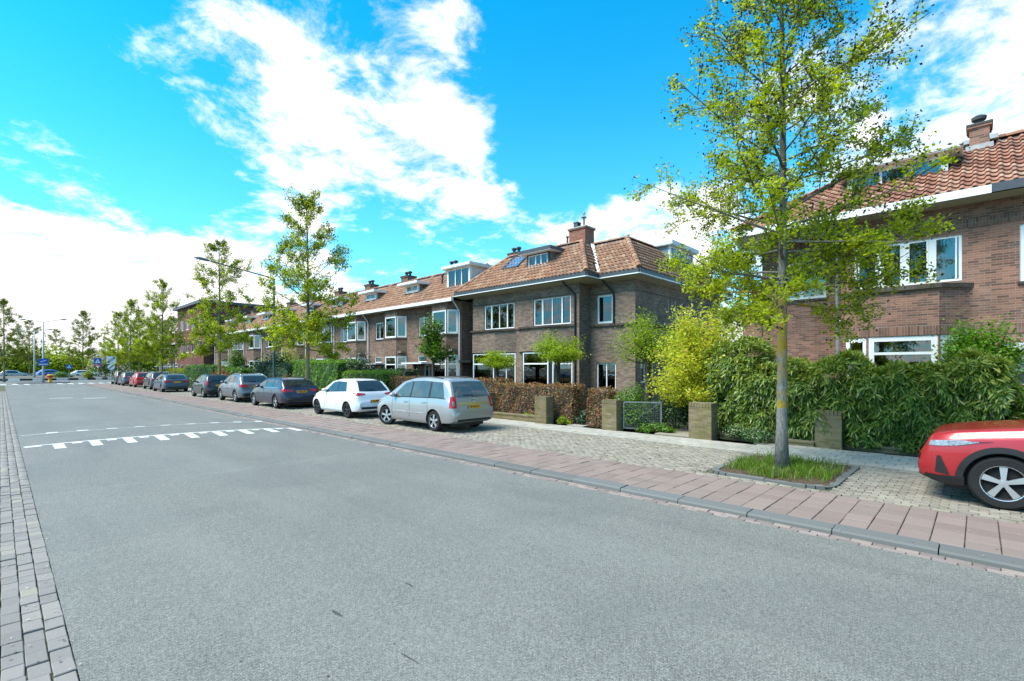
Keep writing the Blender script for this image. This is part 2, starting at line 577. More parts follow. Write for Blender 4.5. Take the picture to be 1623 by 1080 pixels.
M['brick_corner'] = brick_mat('brown_brick', [(0.0, (0.108, 0.078, 0.060)), (0.5, (0.195, 0.138, 0.104)), (1.0, (0.285, 0.200, 0.150))], (0.20, 0.17, 0.135), 0.40)
M['brick_row'] = brick_mat('brown_red_brick', [(0.0, (0.11, 0.070, 0.052)), (0.5, (0.205, 0.122, 0.088)), (1.0, (0.295, 0.178, 0.127))], (0.20, 0.165, 0.135), 0.40)
M['brick_right'] = brick_mat('red_brown_brick', [(0.0, (0.085, 0.050, 0.038)), (0.45, (0.225, 0.108, 0.074)), (1.0, (0.34, 0.165, 0.108))], (0.31, 0.26, 0.215), 0.30)
M['soldier'] = brick_mat('soldier_brick', [(0.0, (0.10, 0.056, 0.042)), (0.5, (0.22, 0.108, 0.075)), (1.0, (0.33, 0.165, 0.11))], (0.29, 0.245, 0.20), 0.25, bw=0.26, soldier=True)
M['ledge'] = brick_mat('dark_ledge_brick', [(0.0, (0.040, 0.032, 0.027)), (1.0, (0.10, 0.075, 0.06))], (0.10, 0.09, 0.08), 0.5, soldier=True)
M['brick_red'] = brick_mat('deep_red_brick', [(0.0, (0.11, 0.036, 0.028)), (1.0, (0.23, 0.08, 0.055))], (0.16, 0.12, 0.10), 0.25)
M['brick_garden'] = brick_mat('mossy_brick', [(0.0, (0.11, 0.085, 0.05)), (0.5, (0.19, 0.14, 0.085)), (1.0, (0.27, 0.20, 0.125))], (0.20, 0.18, 0.13), 0.25, moss=0.45)
M['brick_chimney'] = brick_mat('orange_chimney_brick', [(0.0, (0.20, 0.07, 0.045)), (1.0, (0.34, 0.13, 0.085))], (0.24, 0.18, 0.15), 0.15)
M['glass'] = glass_mat('window_glass', refl=2.0)
M['car_glass'] = plain('car_glass', (0.022, 0.028, 0.028), 0.03, 0.9, var=0.1)
M['car_glass_pale'] = plain('car_glass_pale', (0.055, 0.068, 0.065), 0.03, 1.0, var=0.25, scale=3)
M['interior'] = plain('room_plaster', (0.20, 0.18, 0.15), 0.9, 0.1)
M['curtain'] = plain('curtain_cloth', (0.55, 0.55, 0.50), 0.9, 0.1)
M['curtain_green'] = plain('green_curtain', (0.28, 0.33, 0.16), 0.9, 0.1)
M['tile_orange'] = tile_mat('orange_pantile', [(0.0, (0.25, 0.122, 0.070)), (0.5, (0.335, 0.165, 0.094)), (0.85, (0.39, 0.210, 0.125)), (1.0, (0.43, 0.28, 0.18))], 0.35)
M['tile_right'] = tile_mat('red_pantile', [(0.0, (0.24, 0.105, 0.068)), (0.4, (0.32, 0.142, 0.090)), (0.8, (0.38, 0.19, 0.125)), (1.0, (0.44, 0.27, 0.19))], 0.30, gx=0.0)
M['roofing'] = plain('roof_felt', (0.07, 0.07, 0.068), 0.9, 0.2)
M['door_wood'] = plain('oak_door', (0.20, 0.095, 0.035), 0.5, 0.3)
M['soil'] = plain('soil', (0.085, 0.062, 0.042), 0.95, 0.1, var=0.4, scale=9)
M['ground'] = plain('ground', (0.13, 0.125, 0.105), 0.95, 0.1, var=0.3, scale=1.5)
M['lawn'] = plain('garden_ground', (0.05, 0.062, 0.028), 0.95, 0.1, var=0.5, scale=3)
M['left_brick'] = paver_mat('grey_brown_paver', [(0.0, (0.165, 0.150, 0.138)), (0.5, (0.205, 0.187, 0.170)), (0.93, (0.235, 0.210, 0.188)), (1.0, (0.28, 0.25, 0.19))], (0.19, 0.18, 0.162), 0.5)
M['gutter_brick'] = paver_mat('gutter_paver', [(0.0, (0.15, 0.115, 0.10)), (0.6, (0.22, 0.17, 0.15)), (1.0, (0.30, 0.23, 0.20))], (0.20, 0.18, 0.16), 0.5)
M['kerb'] = paver_mat('kerb_stone', [(0.0, (0.105, 0.108, 0.104)), (1.0, (0.145, 0.148, 0.143))], (0.12, 0.12, 0.11), 0.5)
M['red_tile'] = paver_mat('red_paving_tile', [(0.0, (0.180, 0.126, 0.110)), (0.5, (0.210, 0.148, 0.129)), (1.0, (0.240, 0.170, 0.148))], (0.20, 0.175, 0.15), 0.6)
M['cobble'] = paver_mat('parking_clinker', [(0.0, (0.155, 0.132, 0.108)), (0.5, (0.215, 0.187, 0.152)), (1.0, (0.285, 0.252, 0.203))], (0.25, 0.225, 0.185), 0.65, moss=0.3)
M['slab'] = paver_mat('pale_paving_slab', [(0.0, (0.30, 0.285, 0.245)), (1.0, (0.40, 0.378, 0.325))], (0.25, 0.23, 0.185), 0.6)
M['joint'] = joint_mat('joint_sand', (0.10, 0.092, 0.074), 0.25)
M['joint_moss'] = joint_mat('mossy_joint', (0.12, 0.108, 0.075), 0.7)
M['blue_sign'] = plain('sign_blue', (0.01, 0.09, 0.42), 0.4, 0.4, var=0.05)
M['white_sign'] = plain('sign_white', (0.75, 0.75, 0.74), 0.4, 0.4, var=0.03)
M['black_sign'] = plain('sign_black', (0.02, 0.02, 0.02), 0.4, 0.4)
M['red_sign'] = plain('sign_red', (0.5, 0.02, 0.02), 0.4, 0.4)
M['yellow'] = plain('traffic_yellow', (0.75, 0.36, 0.01), 0.4, 0.4)
M['plate'] = plain('plate_yellow', (0.70, 0.36, 0.015), 0.4, 0.4, var=0.04)
M['tail'] = plain('tail_lamp', (0.42, 0.012, 0.016), 0.12, 0.7, var=0.1)
M['lamp_clear'] = plain('clear_lamp', (0.28, 0.29, 0.31), 0.10, 0.7, 0.3, var=0.6, scale=22)
M['green_bin'] = plain('bin_green', (0.03, 0.16, 0.075), 0.45, 0.4)
M['bark'] = None


def bark_mat():
    t = NT('bark')
    z = t.new('ShaderNodeSeparateXYZ'); t.l.new(t.pos(), z.inputs[0])
    mp = t.new('ShaderNodeMapping'); mp.inputs['Scale'].default_value = (1, 1, 0.35); t.l.new(t.pos(), mp.inputs[0])
    n1 = t.noise(22, 6, 0.7, mp.outputs[0])
    c = t.ramp(n1, [(0.30, (0.085, 0.08, 0.07)), (0.50, (0.22, 0.21, 0.185)), (0.72, (0.36, 0.345, 0.305))])
    band = t.math('MULTIPLY', t.math('GREATER_THAN', z.outputs[2], 1.25), t.math('LESS_THAN', z.outputs[2], 3.6))
    li = t.ramp(t.noise(4.0, 5, 0.7), [(0.44, (0, 0, 0)), (0.56, (1, 1, 1))])
    c = t.mix(t.math('MULTIPLY', t.math('MULTIPLY', li, band), 0.9), c, (0.36, 0.24, 0.02))
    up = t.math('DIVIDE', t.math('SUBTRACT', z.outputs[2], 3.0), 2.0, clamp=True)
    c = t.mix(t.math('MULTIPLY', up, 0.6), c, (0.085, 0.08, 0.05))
    t.col(c, 0.9, 0.15)
    t.bump(n1, 0.8, 0.03)
    return t.m


M['bark'] = bark_mat()
M['bark_dark'] = plain('dark_bark', (0.07, 0.06, 0.048), 0.9, 0.1, var=0.4, scale=14)
M['leaf_tree'] = leaf_mat('spring_leaf', [(0.0, (0.19, 0.26, 0.008)), (0.4, (0.32, 0.41, 0.014)), (0.8, (0.42, 0.50, 0.022)), (1.0, (0.50, 0.55, 0.06))], 0.58)
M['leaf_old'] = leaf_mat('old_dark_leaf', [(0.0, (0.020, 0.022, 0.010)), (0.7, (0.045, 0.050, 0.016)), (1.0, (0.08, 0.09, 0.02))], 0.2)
M['leaf_bamboo'] = leaf_mat('bamboo_leaf', [(0.0, (0.055, 0.115, 0.018)), (0.45, (0.125, 0.22, 0.034)), (0.8, (0.21, 0.31, 0.055)), (1.0, (0.42, 0.44, 0.16))], 0.35, 0.36, 0.45)
M['leaf_bamboo_lit'] = leaf_mat('lit_bamboo_leaf', [(0.0, (0.10, 0.17, 0.02)), (0.5, (0.21, 0.29, 0.03)), (1.0, (0.40, 0.43, 0.10))], 0.4, 0.36, 0.45)  # lighter, yellower bamboo leaf: highlight put into the colour
M['leaf_beech'] = leaf_mat('dry_beech_leaf', [(0.0, (0.10, 0.045, 0.022)), (0.45, (0.235, 0.105, 0.045)), (0.78, (0.36, 0.18, 0.085)), (0.87, (0.42, 0.26, 0.13)), (0.9, (0.15, 0.18, 0.035)), (1.0, (0.20, 0.24, 0.04))], 0.3, 0.6)
M['leaf_mid'] = leaf_mat('green_shrub_leaf', [(0.0, (0.04, 0.10, 0.010)), (0.5, (0.09, 0.20, 0.018)), (1.0, (0.17, 0.30, 0.03))], 0.35)
M['leaf_bright'] = leaf_mat('bright_hedge_leaf', [(0.0, (0.06, 0.16, 0.008)), (0.5, (0.12, 0.27, 0.012)), (1.0, (0.22, 0.37, 0.022))], 0.35)
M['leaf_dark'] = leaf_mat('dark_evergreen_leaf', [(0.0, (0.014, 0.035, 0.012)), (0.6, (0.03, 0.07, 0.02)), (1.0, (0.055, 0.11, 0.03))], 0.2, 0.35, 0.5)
M['leaf_conifer'] = leaf_mat('conifer_leaf', [(0.0, (0.015, 0.038, 0.020)), (0.6, (0.032, 0.075, 0.035)), (1.0, (0.06, 0.12, 0.05))], 0.15)
M['leaf_yellow'] = leaf_mat('golden_maple_leaf', [(0.0, (0.28, 0.36, 0.015)), (0.4, (0.46, 0.52, 0.030)), (0.8, (0.60, 0.61, 0.07)), (0.95, (0.64, 0.52, 0.12)), (1.0, (0.58, 0.32, 0.08))], 0.45)
M['leaf_lime'] = leaf_mat('lime_tree_leaf', [(0.0, (0.15, 0.24, 0.010)), (0.5, (0.26, 0.37, 0.016)), (1.0, (0.38, 0.46, 0.04))], 0.48)
M['leaf_red'] = leaf_mat('red_photinia_leaf', [(0.0, (0.10, 0.09, 0.02)), (0.4, (0.25, 0.07, 0.025)), (1.0, (0.42, 0.11, 0.05))], 0.3)
M['leaf_ivy'] = leaf_mat('variegated_ivy_leaf', [(0.0, (0.03, 0.085, 0.02)), (0.6, (0.07, 0.16, 0.035)), (1.0, (0.33, 0.36, 0.22))], 0.25)
M['petal'] = leaf_mat('pale_pink_petal', [(0.0, (0.42, 0.25, 0.30)), (1.0, (0.62, 0.48, 0.50))], 0.4)
M['leaf_olive'] = leaf_mat('olive_crown_leaf', [(0.0, (0.13, 0.17, 0.012)), (0.5, (0.23, 0.28, 0.018)), (1.0, (0.33, 0.37, 0.03))], 0.5)
M['grass'] = leaf_mat('grass_blade', [(0.0, (0.06, 0.14, 0.012)), (0.6, (0.14, 0.26, 0.02)), (1.0, (0.30, 0.32, 0.06))], 0.4)
M['litter'] = leaf_mat('fallen_bits', [(0.0, (0.55, 0.53, 0.48)), (0.3, (0.45, 0.40, 0.33)), (0.6, (0.20, 0.13, 0.07)), (1.0, (0.09, 0.06, 0.04))], 0.1)

# ------------------------------------------------------------------ ground, road, pavements
def sheet(name, x0, x1, y0, y1, z, mat, nx=1, ny=1, zf=None):
    xs = np.linspace(x0, x1, nx + 1); ys = np.linspace(y0, y1, ny + 1)
    mb = MB()
    mb.v = [(x, y, (z + (zf(x, y) if zf else 0))) for y in ys for x in xs]
    k = nx + 1
    mb.f = [(j * k + i, j * k + i + 1, (j + 1) * k + i + 1, (j + 1) * k + i) for j in range(ny) for i in range(nx)]
    o = mb.build(name, mat, smooth=zf is not None)
    return tag(o, kind='structure')


RX0, RX1 = 0.35, 6.62


def roadz(x, y):
    """speed hump lying slightly askew across the carriageway, dying out at both gutters"""
    c = 18.65 - 0.15 * (x - 0.4)
    s = abs(y - c) / 3.3
    t = min(1.0, max(0.0, (x - RX0) / (RX1 - RX0)))
    cross = min(1.0, 4.0 * t * (1 - t)) ** 0.8
    hump = 0.5 * (1 + math.cos(math.pi * s)) if s < 1 else 0.0
    return 0.03 + 0.115 * hump * cross


sheet('ground', -900, 900, -900, 1600, -0.06, M['ground'])
road = MB()
ys = list(np.arange(-14, 12, 2.0)) + list(np.arange(12, 26, 0.35)) + list(np.arange(26, 79, 4.0))
xs = np.linspace(RX0, RX1, 19)
road.v = [(x, y, roadz(x, y)) for y in ys for x in xs]
road.f = [(j * 19 + i, j * 19 + i + 1, (j + 1) * 19 + i + 1, (j + 1) * 19 + i) for j in range(len(ys) - 1) for i in range(18)]
ROAD = tag(road.build('road', M['asphalt'], smooth=True), kind='structure')
CROSS = sheet('cross_street', -70, 70, 78.0, 108.5, 0.036, M['asphalt'])
sheet('garden_ground', 13.3, 60, -12, 69, 0.055, M['lawn'])
sheet('pavement_bed', -3.2, -0.17, -14, 78, 0.012, M['joint'])


def mark(pts, name='marking', parent=None, z=0.005, ny=6):
    """strip of paint given by its two long edges, lying on the road surface"""
    a0, a1, b0, b1 = [Vector((*p, 0)) for p in pts]
    mb = MB(); n = max(1, int(((a1 - a0).length) / 0.3))
    for i in range(n + 1):
        t = i / n
        for s in (0, 1):
            p = (a0.lerp(a1, t)).lerp(b0.lerp(b1, t), s)
            mb.v.append((p.x, p.y, roadz(p.x, p.y) + z))
    mb.f = [(2 * i, 2 * i + 2, 2 * i + 3, 2 * i + 1) for i in range(n)]
    return mb.build(name, M['white_line'], parent)


HM = tag(mark([(0.40, 17.25), (6.62, 16.42), (0.40, 17.15), (6.62, 16.32)], 'hump_marking'), 'white hump line with long and short teeth nearest the camera', 'road marking')
for i in range(9):
    x = 0.92 + i * 0.69
    y = 17.14 - (x - 0.4) * 0.1334
    mark([(x, y), (x + 0.21, y - 0.03), (x, y - 0.84), (x + 0.21, y - 0.87)], 'long_tooth', HM, ny=1)
    if i < 8:
        xs_ = x + 0.36 - 0.0
        ysn = 17.14 - (xs_ - 0.4) * 0.1334
        mark([(xs_, ysn), (xs_ + 0.20, ysn - 0.03), (xs_, ysn - 0.18), (xs_ + 0.20, ysn - 0.21)], 'short_tooth', HM, ny=1)
mark([(0.42, 17.14), (0.72, 17.10), (0.42, 16.98), (0.72, 16.94)], 'short_tooth', HM)
HM2 = tag(mark([(0.42, 20.15), (6.62, 19.08), (0.42, 20.06), (6.62, 18.99)], 'hump_marking'), 'thin white line with stub blocks on the far edge of the hump', 'road marking')
for i in range(9):
    x = 0.95 + i * 0.69
    y = 20.15 - (x - 0.42) * 0.1726
    mark([(x, y), (x + 0.26, y - 0.04), (x, y + 0.30), (x + 0.26, y + 0.26)], 'short_tooth', HM2, ny=1)
for i, (x, y) in enumerate(((2.2, 43.6), (3.75, 42.0))):
    tag(mark([(x, y), (x + 1.15, y - 0.05), (x, y + 0.35), (x + 1.15, y + 0.30)], 'road_dash'),
        ('white dash left in the middle of the road', 'white dash nearer the parked cars in the road')[i], 'road marking', 'dashes beyond the hump')
ZB = thing('zebra_crossing', 'white striped zebra crossing in front of the roundabout', 'crossing', (0, 84, 0))
for i in range(13):
    x = -2.0 + i * 1.0
    if 2.6 < x < 5.0:
        continue
    MB().box(x, x + 0.5, -1.6, 1.6, 0.037, 0.043).build('stripe', M['white_line'], ZB)
GT = thing('give_way_teeth', 'row of white give way triangles before the crossing', 'road marking', (0, 78.6, 0))
for i in range(12):
    x = 0.5 + i * 0.75
    MB().add([(x, 0.5, 0.042), (x + 0.5, 0.5, 0.042), (x + 0.25, -0.2, 0.042)], [(0, 1, 2)]).build('triangle', M['white_line'], GT)


def paver_mesh(name, a, b, h, mat, ch=0.005):
    mb = MB()
    x, y = a / 2, b / 2
    ring = lambda i, z: [(-x + i, -y + i, z), (x - i, -y + i, z), (x - i, y - i, z), (-x + i, y - i, z)]
    mb.v = ring(0, -h) + ring(0, -ch) + ring(ch, 0)
    mb.f = [(8, 9, 10, 11)] + [(4 * k + i, 4 * k + (i + 1) % 4, 4 * (k + 1) + (i + 1) % 4, 4 * (k + 1) + i) for k in (0, 1) for i in range(4)]
    return mb.mesh(name, mat)


rs = np.random.RandomState(11)


def lay(parent, piece, spots, size, h, mat, single, jz=0.003, jr=0.006, gap=0.006, plural=None):
    """single(x, y): this piece is an object of its own, the rest are joined"""
    a, b = size[0] - gap, size[1] - gap
    me = paver_mesh(piece, a, b, h, mat, 0.006 if size[0] > 0.28 else 0.005)
    V0 = np.array([v.co for v in me.vertices]); F0 = np.array([p.vertices for p in me.polygons])
    VV, FF, n, cnt = [], [], 0, 0
    for (x, y, z) in spots:
        z = z + rs.normal(0, jz); r = rs.normal(0, jr)
        if single(x, y) and cnt < 300:
            cnt += 1
            obj(piece, me, parent, (x, y, z), (rs.normal(0, jr), rs.normal(0, jr), r))
        else:
            cr, sr = math.cos(r), math.sin(r)
            v = V0.copy()
            v[:, 0], v[:, 1] = V0[:, 0] * cr - V0[:, 1] * sr + x, V0[:, 0] * sr + V0[:, 1] * cr + y
            v[:, 2] += z
            VV.append(v); FF.append(F0 + n); n += len(v)
    if VV:
        o = obj(plural or piece + '_field', np_mesh(piece + '_field', np.vstack(VV), np.vstack(FF), mat), parent)
        o['kind'] = 'stuff'
    return cnt


# left edge: columns of long pavers beside the asphalt
LEFT = sheet('brick_edge_strip', -0.17, RX0, -14, 78, 0.010, M['joint_moss'])
spots = []
for c in range(4):
    x = 0.2915 - c * 0.1165
    y = 3.0 + (0.07 * c) % 0.2
    while y < 60:
        spots.append((x + rs.normal(0, 0.002), y, 0.034 + 0.006 * math.sin(y * 1.1)))
        y += 0.197
spots.sort(key=lambda s: s[1])
lay(LEFT, 'edge_brick', spots, (0.1165, 0.197), 0.05, M['left_brick'], lambda x, y: 3.0 < y < 12.0, 0.0035, 0.012, 0.007)
spots = [(-0.17 - 0.15 - 0.3 * i, 3 + 0.3 * j, 0.03) for i in range(9) for j in range(180)]
lay(bpy.data.objects['pavement_bed'], 'grey_slab', spots, (0.3, 0.3), 0.05, M['slab'], lambda x, y: False)

# right gutter: two rows of bricks, then the kerb
GUT = sheet('gutter', 6.60, 6.87, -14, 78, 0.002, M['joint'])
spots = []
for c in range(2):
    x = 6.672 + c * 0.116
    y = -2.0 + 0.1 * c
    while y < 78:
        spots.append((x, y, 0.027 - 0.003 * c))
        y += 0.205
lay(GUT, 'gutter_brick', spots, (0.116, 0.205), 0.05, M['gutter_brick'], lambda x, y: -2.2 < y < 11, 0.003, 0.008, 0.008)
KP = sheet('kerb_bed', 6.80, 7.14, -14, 78, -0.034, M['joint'])
kb = MB()
prof = [(6.845, -0.05), (6.850, 0.062), (6.872, 0.082), (7.118, 0.086), (7.12, -0.05)]
n = len(prof)
for yy in (-0.474, 0.474):
    kb.v += [(x - 6.98, yy, z) for x, z in prof]
kb.f = [tuple(range(n))[::-1], tuple(range(n, 2 * n))] + [(i, i + 1, n + i + 1, n + i) for i in range(n - 1)]
kme = kb.mesh('kerb_stone', M['kerb'])
y = -3.05
while y < 78:
    obj('kerb_stone', kme, KP, (6.98 + rs.normal(0, 0.003), y, rs.normal(0, 0.003)), (0, 0, rs.normal(0, 0.002)))
    y += 0.96

# red tiled path
PATH = sheet('red_tile_path', 7.12, 8.73, -14, 78, 0.055, M['joint'])
spots = [(7.12 + 0.161 + 0.322 * i, -2.6 + 0.2855 * j, 0.083) for j in range(282) for i in range(5)]
lay(PATH, 'paving_tile', spots, (0.320, 0.2855), 0.04, M['red_tile'], lambda x, y: -2.7 < y < 13.5, 0.003, 0.005, 0.008)

# parking bay of small clinkers, with a flush border towards the path
PITS = [(9.10, 11.45, 1.72, 3.62), (10.2, 11.5, 24.1, 25.9), (10.5, 11.8, 39.8, 41.4), (10.3, 11.6, 57.2, 58.9), (10.3, 11.6, 74.0, 75.6)]


def in_pit(x, y, g=0.0):
    return any(a - g < x < b + g and c - g < y < d + g for a, b, c, d in PITS)


BAY = sheet('parking_bay', 8.73, 11.86, -14, 78, 0.052, M['joint_moss'])
spots = [(8.79, -2.5 + 0.205 * j, 0.082) for j in range(390)]
for j in range(28 * 29):
    x = 8.90 + 0.104 * (j % 28)
    off = 0.1 if j % 2 else 0.0
    for i in range(14):
        y = -2.5 + off + 0.2 * (i + 14 * (j // 28))
        if x < 11.82 and not in_pit(x, y, 0.10):
            spots.append((x, y, 0.080 + 0.006 * math.sin(x * 2.3 + y * 1.7)))
spots.sort(key=lambda s: (0 if -0.9 < s[1] < 1.62 else 1, -s[1] if s[1] < 1.62 else s[1]))
lay(BAY, 'clinker', spots, (0.102, 0.198), 0.04, M['cobble'], lambda x, y: -0.9 < y < 1.62, 0.004, 0.02, 0.009)

# pale footway slabs
WALK = sheet('footway', 11.86, 13.9, -14, 78, 0.055, M['joint'])
spots = [(11.86 + 0.15 + 0.3 * i, -2.4 + 0.3 * j + (0.15 if i % 2 else 0), 0.084) for j in range(268) for i in range(7) if (13.0 if -2.4 + 0.3 * j > 4 else 13.75) > 11.86 + 0.15 + 0.3 * i]
lay(WALK, 'footway_slab', spots, (0.3, 0.3), 0.04, M['slab'], lambda x, y: -2.5 < y < 14, 0.002, 0.003, 0.005)


# ---- tree pits
def tree_pit(x0, x1, y0, y1, label, n_grass, seed, big=False):
    t = thing('tree_pit', label, 'tree pit', ((x0 + x1) / 2, (y0 + y1) / 2, 0.08), 0, 'tree pits along the parking bay')
    hx, hy = (x1 - x0) / 2, (y1 - y0) / 2
    r = random.Random(seed)
    mb = MB(); N = 14
    mb.v = [(hx * (2 * i / N - 1) * 0.97, hy * (2 * j / N - 1) * 0.97, 0.0 + 0.035 * r.random() + 0.03 * (1 - abs(2 * i / N - 1)) * (1 - abs(2 * j / N - 1))) for j in range(N + 1) for i in range(N + 1)]
    mb.f = [(j * (N + 1) + i, j * (N + 1) + i + 1, (j + 1) * (N + 1) + i + 1, (j + 1) * (N + 1) + i) for j in range(N) for i in range(N)]
    mb.build('soil', M['soil'], t, smooth=True)
    if big:
        rc = 0.32                                    # edging stones, corners towards the path rounded
        path = [(hx, hy)] + [(-hx + rc - rc * math.sin(a), hy - rc + rc * math.cos(a)) for a in np.linspace(0, math.pi / 2, 5)]
        path += [(-hx + rc - rc * math.cos(a), -hy + rc - rc * math.sin(a)) for a in np.linspace(0, math.pi / 2, 5)] + [(hx, -hy)]
        out_ = []
        for a, b in zip(path[:-1], path[1:]):
            d = math.hypot(b[0] - a[0], b[1] - a[1]); m = max(1, round(d / 0.8))
            for k in range(m):
                p = [a[i] + (b[i] - a[i]) * (k + 0.0) / m for i in (0, 1)]; q = [a[i] + (b[i] - a[i]) * (k + 1.0) / m for i in (0, 1)]
                out_.append((p, q))
        for p, q in out_:
            e = MB(); ux, uy = q[0] - p[0], q[1] - p[1]; L = math.hypot(ux, uy)
            F = Fr(p[0], p[1], ux, uy)
            e.box(0.004, L - 0.004, -0.06, 0.06, -0.06, 0.022 + r.uniform(-0.006, 0.006), F).build('edge_stone', M['kerb'], t)
    V = []; Fq = []
    for k in range(n_grass):
        for _ in range(50):
            x, y = r.uniform(-hx * 0.92, hx * 0.92), r.uniform(-hy * 0.92, hy * 0.92)
            dens = 0.5 + 0.5 * math.sin(x * 4.1 + seed) * math.cos(y * 5.3 + seed)
            if r.random() < dens * (1.25 - math.hypot(x / hx, y / hy)):
                break
        h = r.uniform(0.08, 0.26) * (0.6 + 0.5 * dens); a = r.uniform(0, 6.28); w = r.uniform(0.004, 0.008)
        lx, ly = r.gauss(0, 0.4) * h, r.gauss(0, 0.4) * h
        cx, cy = math.cos(a) * w, math.sin(a) * w
        b = len(V)
        V += [(x - cx, y - cy, 0.01), (x + cx, y + cy, 0.01), (x + cx * 0.8 + lx * 0.4, y + cy * 0.8 + ly * 0.4, h * 0.6), (x - cx * 0.8 + lx * 0.4, y - cy * 0.8 + ly * 0.4, h * 0.6),
              (x + lx + 0.001, y + ly, h), (x + lx - 0.001, y + ly, h)]
        Fq += [(b, b + 1, b + 2, b + 3), (b + 3, b + 2, b + 4, b + 5)]
    g = obj('grass', np_mesh('grass', V, Fq, M['grass']), t)
    g['kind'] = 'stuff'
    return t


tree_pit(*PITS[0], 'kerbed tree pit with grass tufts beside the red car', 2600, 3, True)
tree_pit(*PITS[1], 'small weedy tree pit between the white hatchback and the dark blue estate', 500, 5)
tree_pit(*PITS[2], 'small weedy tree pit beside the black hatchback', 300, 6)
tree_pit(*PITS[3], 'far tree pit behind the slate blue estate car', 200, 8)

# fallen petals, twigs and seeds, thickest along the path and in the gutter
V = []; Fq = []
rl = random.Random(4)
for k in range(1900):
    q = rl.random()
    if q < 0.42: x, y, z = rl.uniform(7.15, 11.8), rl.uniform(-1.5, 14) , 0.090
    elif q < 0.60: x, y, z = rl.gauss(6.80, 0.12), rl.uniform(-1.5, 22), 0.036
    elif q < 0.72: x, y, z = rl.choice((0.05, 0.17, 0.285, 0.34)) + rl.gauss(0, 0.02), rl.uniform(3, 14), 0.042
    elif q < 0.92: x, y, z = rl.uniform(11.8, 13.2), rl.uniform(-1.0, 12), 0.089
    else: x, y, z = rl.uniform(0.4, 6.5), rl.uniform(0, 14), 0.035
    if 6.83 < x < 7.13 and z < 0.05: z = 0.092
    if in_pit(x, y): z = 0.14
    s = rl.uniform(0.004, 0.012); a = rl.uniform(0, 6.28); e = rl.uniform(0.4, 1)
    b = len(V); c, d = math.cos(a) * s, math.sin(a) * s
    V += [(x - c, y - d, z), (x + d * e, y - c * e, z + 0.002), (x + c, y + d, z + 0.003), (x - d * e, y + c * e, z + 0.002)]
    Fq.append((b, b + 1, b + 2, b + 3))
tag(obj('fallen_litter', np_mesh('fallen_litter', V, Fq, M['litter'])), 'fallen petals and leaf bits strewn over the paving', 'leaf litter', kind='stuff')


# three worn dents in the asphalt of the near lane
for k, (x, y, L, w, a) in enumerate(((1.87, 3.73, 0.085, 0.015, -1.5), (2.57, 3.75, 0.075, 0.013, -1.57), (1.92, 2.79, 0.12, 0.008, -1.5))):
    mb = MB(); r = random.Random(k); N = 12
    ring = [(math.cos(t) * L * r.uniform(0.6, 1.1), math.sin(t) * w * r.uniform(0.5, 1.2)) for t in np.linspace(0, 2 * math.pi, N, endpoint=False)]
    ring = [(x + p * math.cos(a) - q * math.sin(a), y + p * math.sin(a) + q * math.cos(a), 0.034) for p, q in ring]
    mb.poly(ring).build('worn_patch', M['roofing'], ROAD)

# ------------------------------------------------------------------ building helpers
def wall(mb, F, u0, u1, z0, z1, holes=(), reveal=0.10):
    us = sorted({u0, u1} | {min(max(h[i], u0), u1) for h in holes for i in (0, 1)})
    zs = sorted({z0, z1} | {min(max(h[i], z0), z1) for h in holes for i in (2, 3)})
    for a, b in zip(us[:-1], us[1:]):
        for c, d in zip(zs[:-1], zs[1:]):
            mu, mz = (a + b) / 2, (c + d) / 2
            if any(h[0] < mu < h[1] and h[2] < mz < h[3] for h in holes):
                continue
            mb.quad(F.p(a, 0, c), F.p(b, 0, c), F.p(b, 0, d), F.p(a, 0, d))
    for a, b, c, d in holes:
        r = -reveal
        mb.quad(F.p(a, 0, c), F.p(a, r, c), F.p(a, r, d), F.p(a, 0, d))
        mb.quad(F.p(b, 0, c), F.p(b, 0, d), F.p(b, r, d), F.p(b, r, c))
        mb.quad(F.p(a, 0, d), F.p(a, r, d), F.p(b, r, d), F.p(b, 0, d))
        mb.quad(F.p(a, 0, c), F.p(b, 0, c), F.p(b, r, c), F.p(a, r, c))


def raw(mb, name, mat, parent):
    """keeps the face order as given (open shells)"""
    me = bpy.data.meshes.new(name)
    me.from_pydata(mb.v, [], mb.f); me.materials.append(mat); me.update()
    return obj(name, me, parent)


